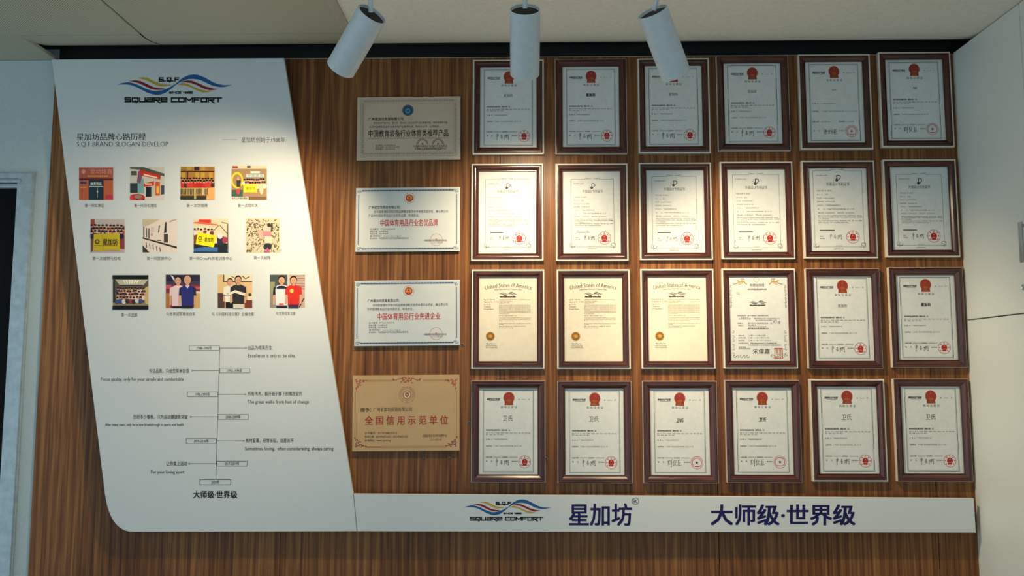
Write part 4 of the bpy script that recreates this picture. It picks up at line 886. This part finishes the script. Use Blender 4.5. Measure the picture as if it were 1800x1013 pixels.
# two silver plaques
for q, lab, title, tx, body2, e2 in (([(625.5, 330.7), (808.4, 329), (809, 441.5), (625.5, 443)], 'silver award plaque with blue border, second from the top', '中国体育用品行业名优品牌', (.238, .788), '产品为中国体育用品行业名优品牌，特发此证。', .61),
                                 ([(624, 494), (808.8, 492), (808.8, 607), (623, 609)], 'silver award plaque with blue border, third from the top', '中国体育用品行业先进企业', (.220, .815), '为中国体育用品行业先进企业，特发此证。', .56)):
    root, f, wh, yf = plaque(q, M['p_silver'], lab); A = 1/wh
    P = Print(f, yf); nb = (52, 76, 104); lb = (150, 170, 190)
    P.frame(.012, .02, .988, .980, .002, lb, A); P.rect(.06, .034, .94, .054, nb); P.rect(.06, .948, .94, .966, nb); P.rect(.022, .11, .030, .89, nb); P.rect(.966, .11, .974, .89, nb); P.frame(.035, .06, .961, .942, .0016, lb, A); P.up()
    chain(P, .07, .044, .93, .044, 30, .006, (170, 190, 205), A); chain(P, .07, .957, .93, .957, 30, .006, (170, 190, 205), A); chain(P, .026, .12, .026, .88, 22, .006, (170, 190, 205), A, False); chain(P, .970, .12, .970, .88, 22, .006, (170, 190, 205), A, False)
    for sx in (.030, .968):
        for sy in (.055, .945):
            P.scroll(sx, sy, .018, 0, 1.1, .005, (110, 130, 155), A); P.scroll(sx+(.02 if sx < .5 else -.02), sy, .012, math.pi, .8, .004, (110, 130, 155), A)
    P.build('border', root, 'dark blue scrolled border', M['plate'])
    P = Print(f, yf); P.ring(.515, .165, .052, .052/A, .93, (180, 120, 90)); P.ell(.515, .165, .037, .037/A, (176, 64, 46), 22); P.up(); P.ell(.515, .165, .026, .026/A, (216, 150, 70), 16); P.up(); P.star(.515, .155, .018, .018/A, (170, 40, 40)); P.rect(.495, .185, .535, .20, (150, 50, 40)); P.build('emblem', root, 'round red and gold emblem', M['plate'])
    P = Print(f, yf); T = (60, 58, 56)
    P.text(CO+'：', .125, .43, .31, .046, (30, 30, 30), .018); P.text('经中国管理科学研究院品牌推进委员会评审委员会评定，确认贵公司', .175, .885, .378, .042, (38, 38, 38), .010); P.text(body2, .122, e2, .440, .042, (38, 38, 38), .010)
    P.cut('title_text'); P.text(title, tx[0], tx[1], .555, .098, (176, 44, 48), .016)
    P.cut('record_text')
    for i, s in enumerate(('证书编号：PPTJ2018060618', '颁发日期：2018年06月', '有效日期：2021年06月', '查询网址：www.tiyu.org.cn', '发证单位：中国管理科学研究院品牌推进委员会')): P.text(s, .138, (.38, .31, .31, .44, .51)[i], .648+i*.036, .026, T, .006)
    P.cut('issuer_text'); P.text('中国管理科学研究院品牌推进委员会', .66, .875, .832, .030, T, .01); P.text('二〇一八年六月', .73, .835, .866, .026, T); P.build('printed_text', root, m=M['plate'])
    P = Print(f, yf).up(2); P.ring(.775, .82, .058, .058/A, .95, (206, 110, 104), 32); P.star(.775, .82, .016, .016/A, (206, 110, 104)); P.build('seal', root, 'thin round red seal', M['plate'])
# gold plaque
root, f, wh, yf = plaque([(621, 660), (808.8, 658.8), (807.7, 792.7), (619, 794)], M['p_gold'], 'gold award plaque with red corner scrolls, lowest of four'); A = 1/wh
P = Print(f, yf); c = (128, 76, 44); rd = (176, 40, 40)
for o in (.066, .082): P.rect(.12, o-.002, .37, o+.002, c); P.rect(.66, o-.002, .90, o+.002, c); P.rect(.12, 1-o+.018, .88, 1-o+.022, rd if o > .07 else c)
for o in (.024, .040): P.rect(o, .21, o+.003, .80, c); P.rect(.995-o, .21, .998-o, .80, c)
P.up()
for sx, sy in ((0, 0), (1, 0), (0, 1), (1, 1)):
    X = lambda t: t if sx == 0 else 1-t
    Yv = lambda t: t if sy == 0 else 1-t
    cc = rd if sy == 0 else (124, 52, 44)
    for i, (u, v, r, tr) in enumerate(((.05, .10, .022, 1.2), (.075, .075, .017, 1.0), (.045, .145, .015, 1.0), (.10, .08, .012, .9), (.035, .07, .014, 1.0), (.068, .12, .013, .9), (.03, .18, .011, .8))):
        P.scroll(X(u), Yv(v), r, i*1.3, tr, .0055, cc, A, 1 if (i+sx+sy) % 2 else -1)
    P.line([(X(.09), Yv(.08)), (X(.115), Yv(.068)), (X(.135), Yv(.07))], .006, c, A)
for s in (-1, 1):
    P.scroll(.505+s*.025, .055, .022, 0, 1.1, .007, rd, A, s); P.scroll(.505+s*.012, .085, .014, math.pi, .9, .006, rd, A, s); P.line([(.505+s*.04, .045), (.505+s*.075, .05), (.505+s*.10, .068), (.505+s*.13, .062)], .005, rd, A); P.scroll(.505+s*.128, .058, .013, math.pi/2, .8, .005, rd, A, s); P.scroll(.505+s*.05, .10, .010, 0, .8, .004, rd, A, s)
P.build('border', root, 'thin border with red scroll ornaments', M['plate'])
P = Print(f, yf)
P.ring(.510, .262, .075, .075/A, .965, (150, 108, 66), 36); P.ring(.510, .262, .056, .056/A, .95, (150, 108, 66), 30); P.ell(.510, .262, .040, .040/A, (150, 78, 60), 24); P.up(); P.ell(.510, .262, .033, .033/A, (222, 190, 160), 20); P.up(); P.poly([(.494, .235), (.526, .235), (.528, .27), (.510, .295), (.492, .27)], (146, 66, 56)); P.up(); P.line([(.503, .25), (.51, .27), (.52, .248)], .006, (222, 190, 160), A)
for i in range(15):
    a = math.pi*(.95+.0786*i); P.rect(.510+.066*math.cos(a)-.003, .262+.066/A*math.sin(a)-.005, .510+.066*math.cos(a)+.003, .262+.066/A*math.sin(a)+.005, (150, 108, 66))
P.build('emblem', root, 'round red shield emblem in rings', M['plate'])
P = Print(f, yf); T = (80, 56, 34)
P.text('授予：', .075, .175, .46, .050, (56, 38, 26), .02); P.text(CO, .195, .555, .455, .054, (60, 40, 26), .012); P.cut('title_text'); P.text('全 国 信 用 示 范 单 位', .118, .892, .600, .112, (164, 60, 40), .018)
P.cut('record_text')
for i, s in enumerate(('证书编号：XY201908237512', '有效日期：2019年8月16日—2022年8月15日', '查询网址：www.cptd.org')): P.text(s, .118, (.42, .515, .36)[i], .762+i*.048, .034, T, .012)
P.cut('issuer_text'); P.text('全国信用企业评价管理平台', .655, .882, .802, .034, T, .012); P.text('二〇一九年八月', .72, .83, .852, .030, T, .01); P.build('printed_text', root, m=M['plate'])

# =================================================================== screws left in the cladding
for (x, y, lab) in ((813.5, 606.8, 'small round screw by the corner of a silver plaque'), (825, 743.5, 'small round screw beside the gold plaque'), (959.5, 806.5, 'small round screw right of the first bottom-row certificate'), (746, 805.5, 'small screw below the gold plaque, left of its neighbour'), (790, 805.5, 'small screw below the right end of the gold plaque')):
    c = px(x, y); r = 0.0062 if x > 800 else 0.004
    rt = empty('wall_screw', (c.x, 0, c.z)); tag(rt, lab, 'screw', 'screws left in the wood wall')
    s = lathe('washer', [(r, 0.0), (r*.95, 0.002), (r*.55, 0.0025), (r*.55, 0.0)], M['screw'], rt, 18); s.rotation_euler = (math.pi/2, 0, 0)
    s = lathe('screw_head', [(0.0, 0.0009), (r*.3, 0.0012), (r*.54, 0.0006), (r*.54, 0.0)], M['gap'], rt, 16); s.rotation_euler = (math.pi/2, 0, 0)

bpy.data.objects.remove(_to, do_unlink=True); bpy.data.curves.remove(_tc)
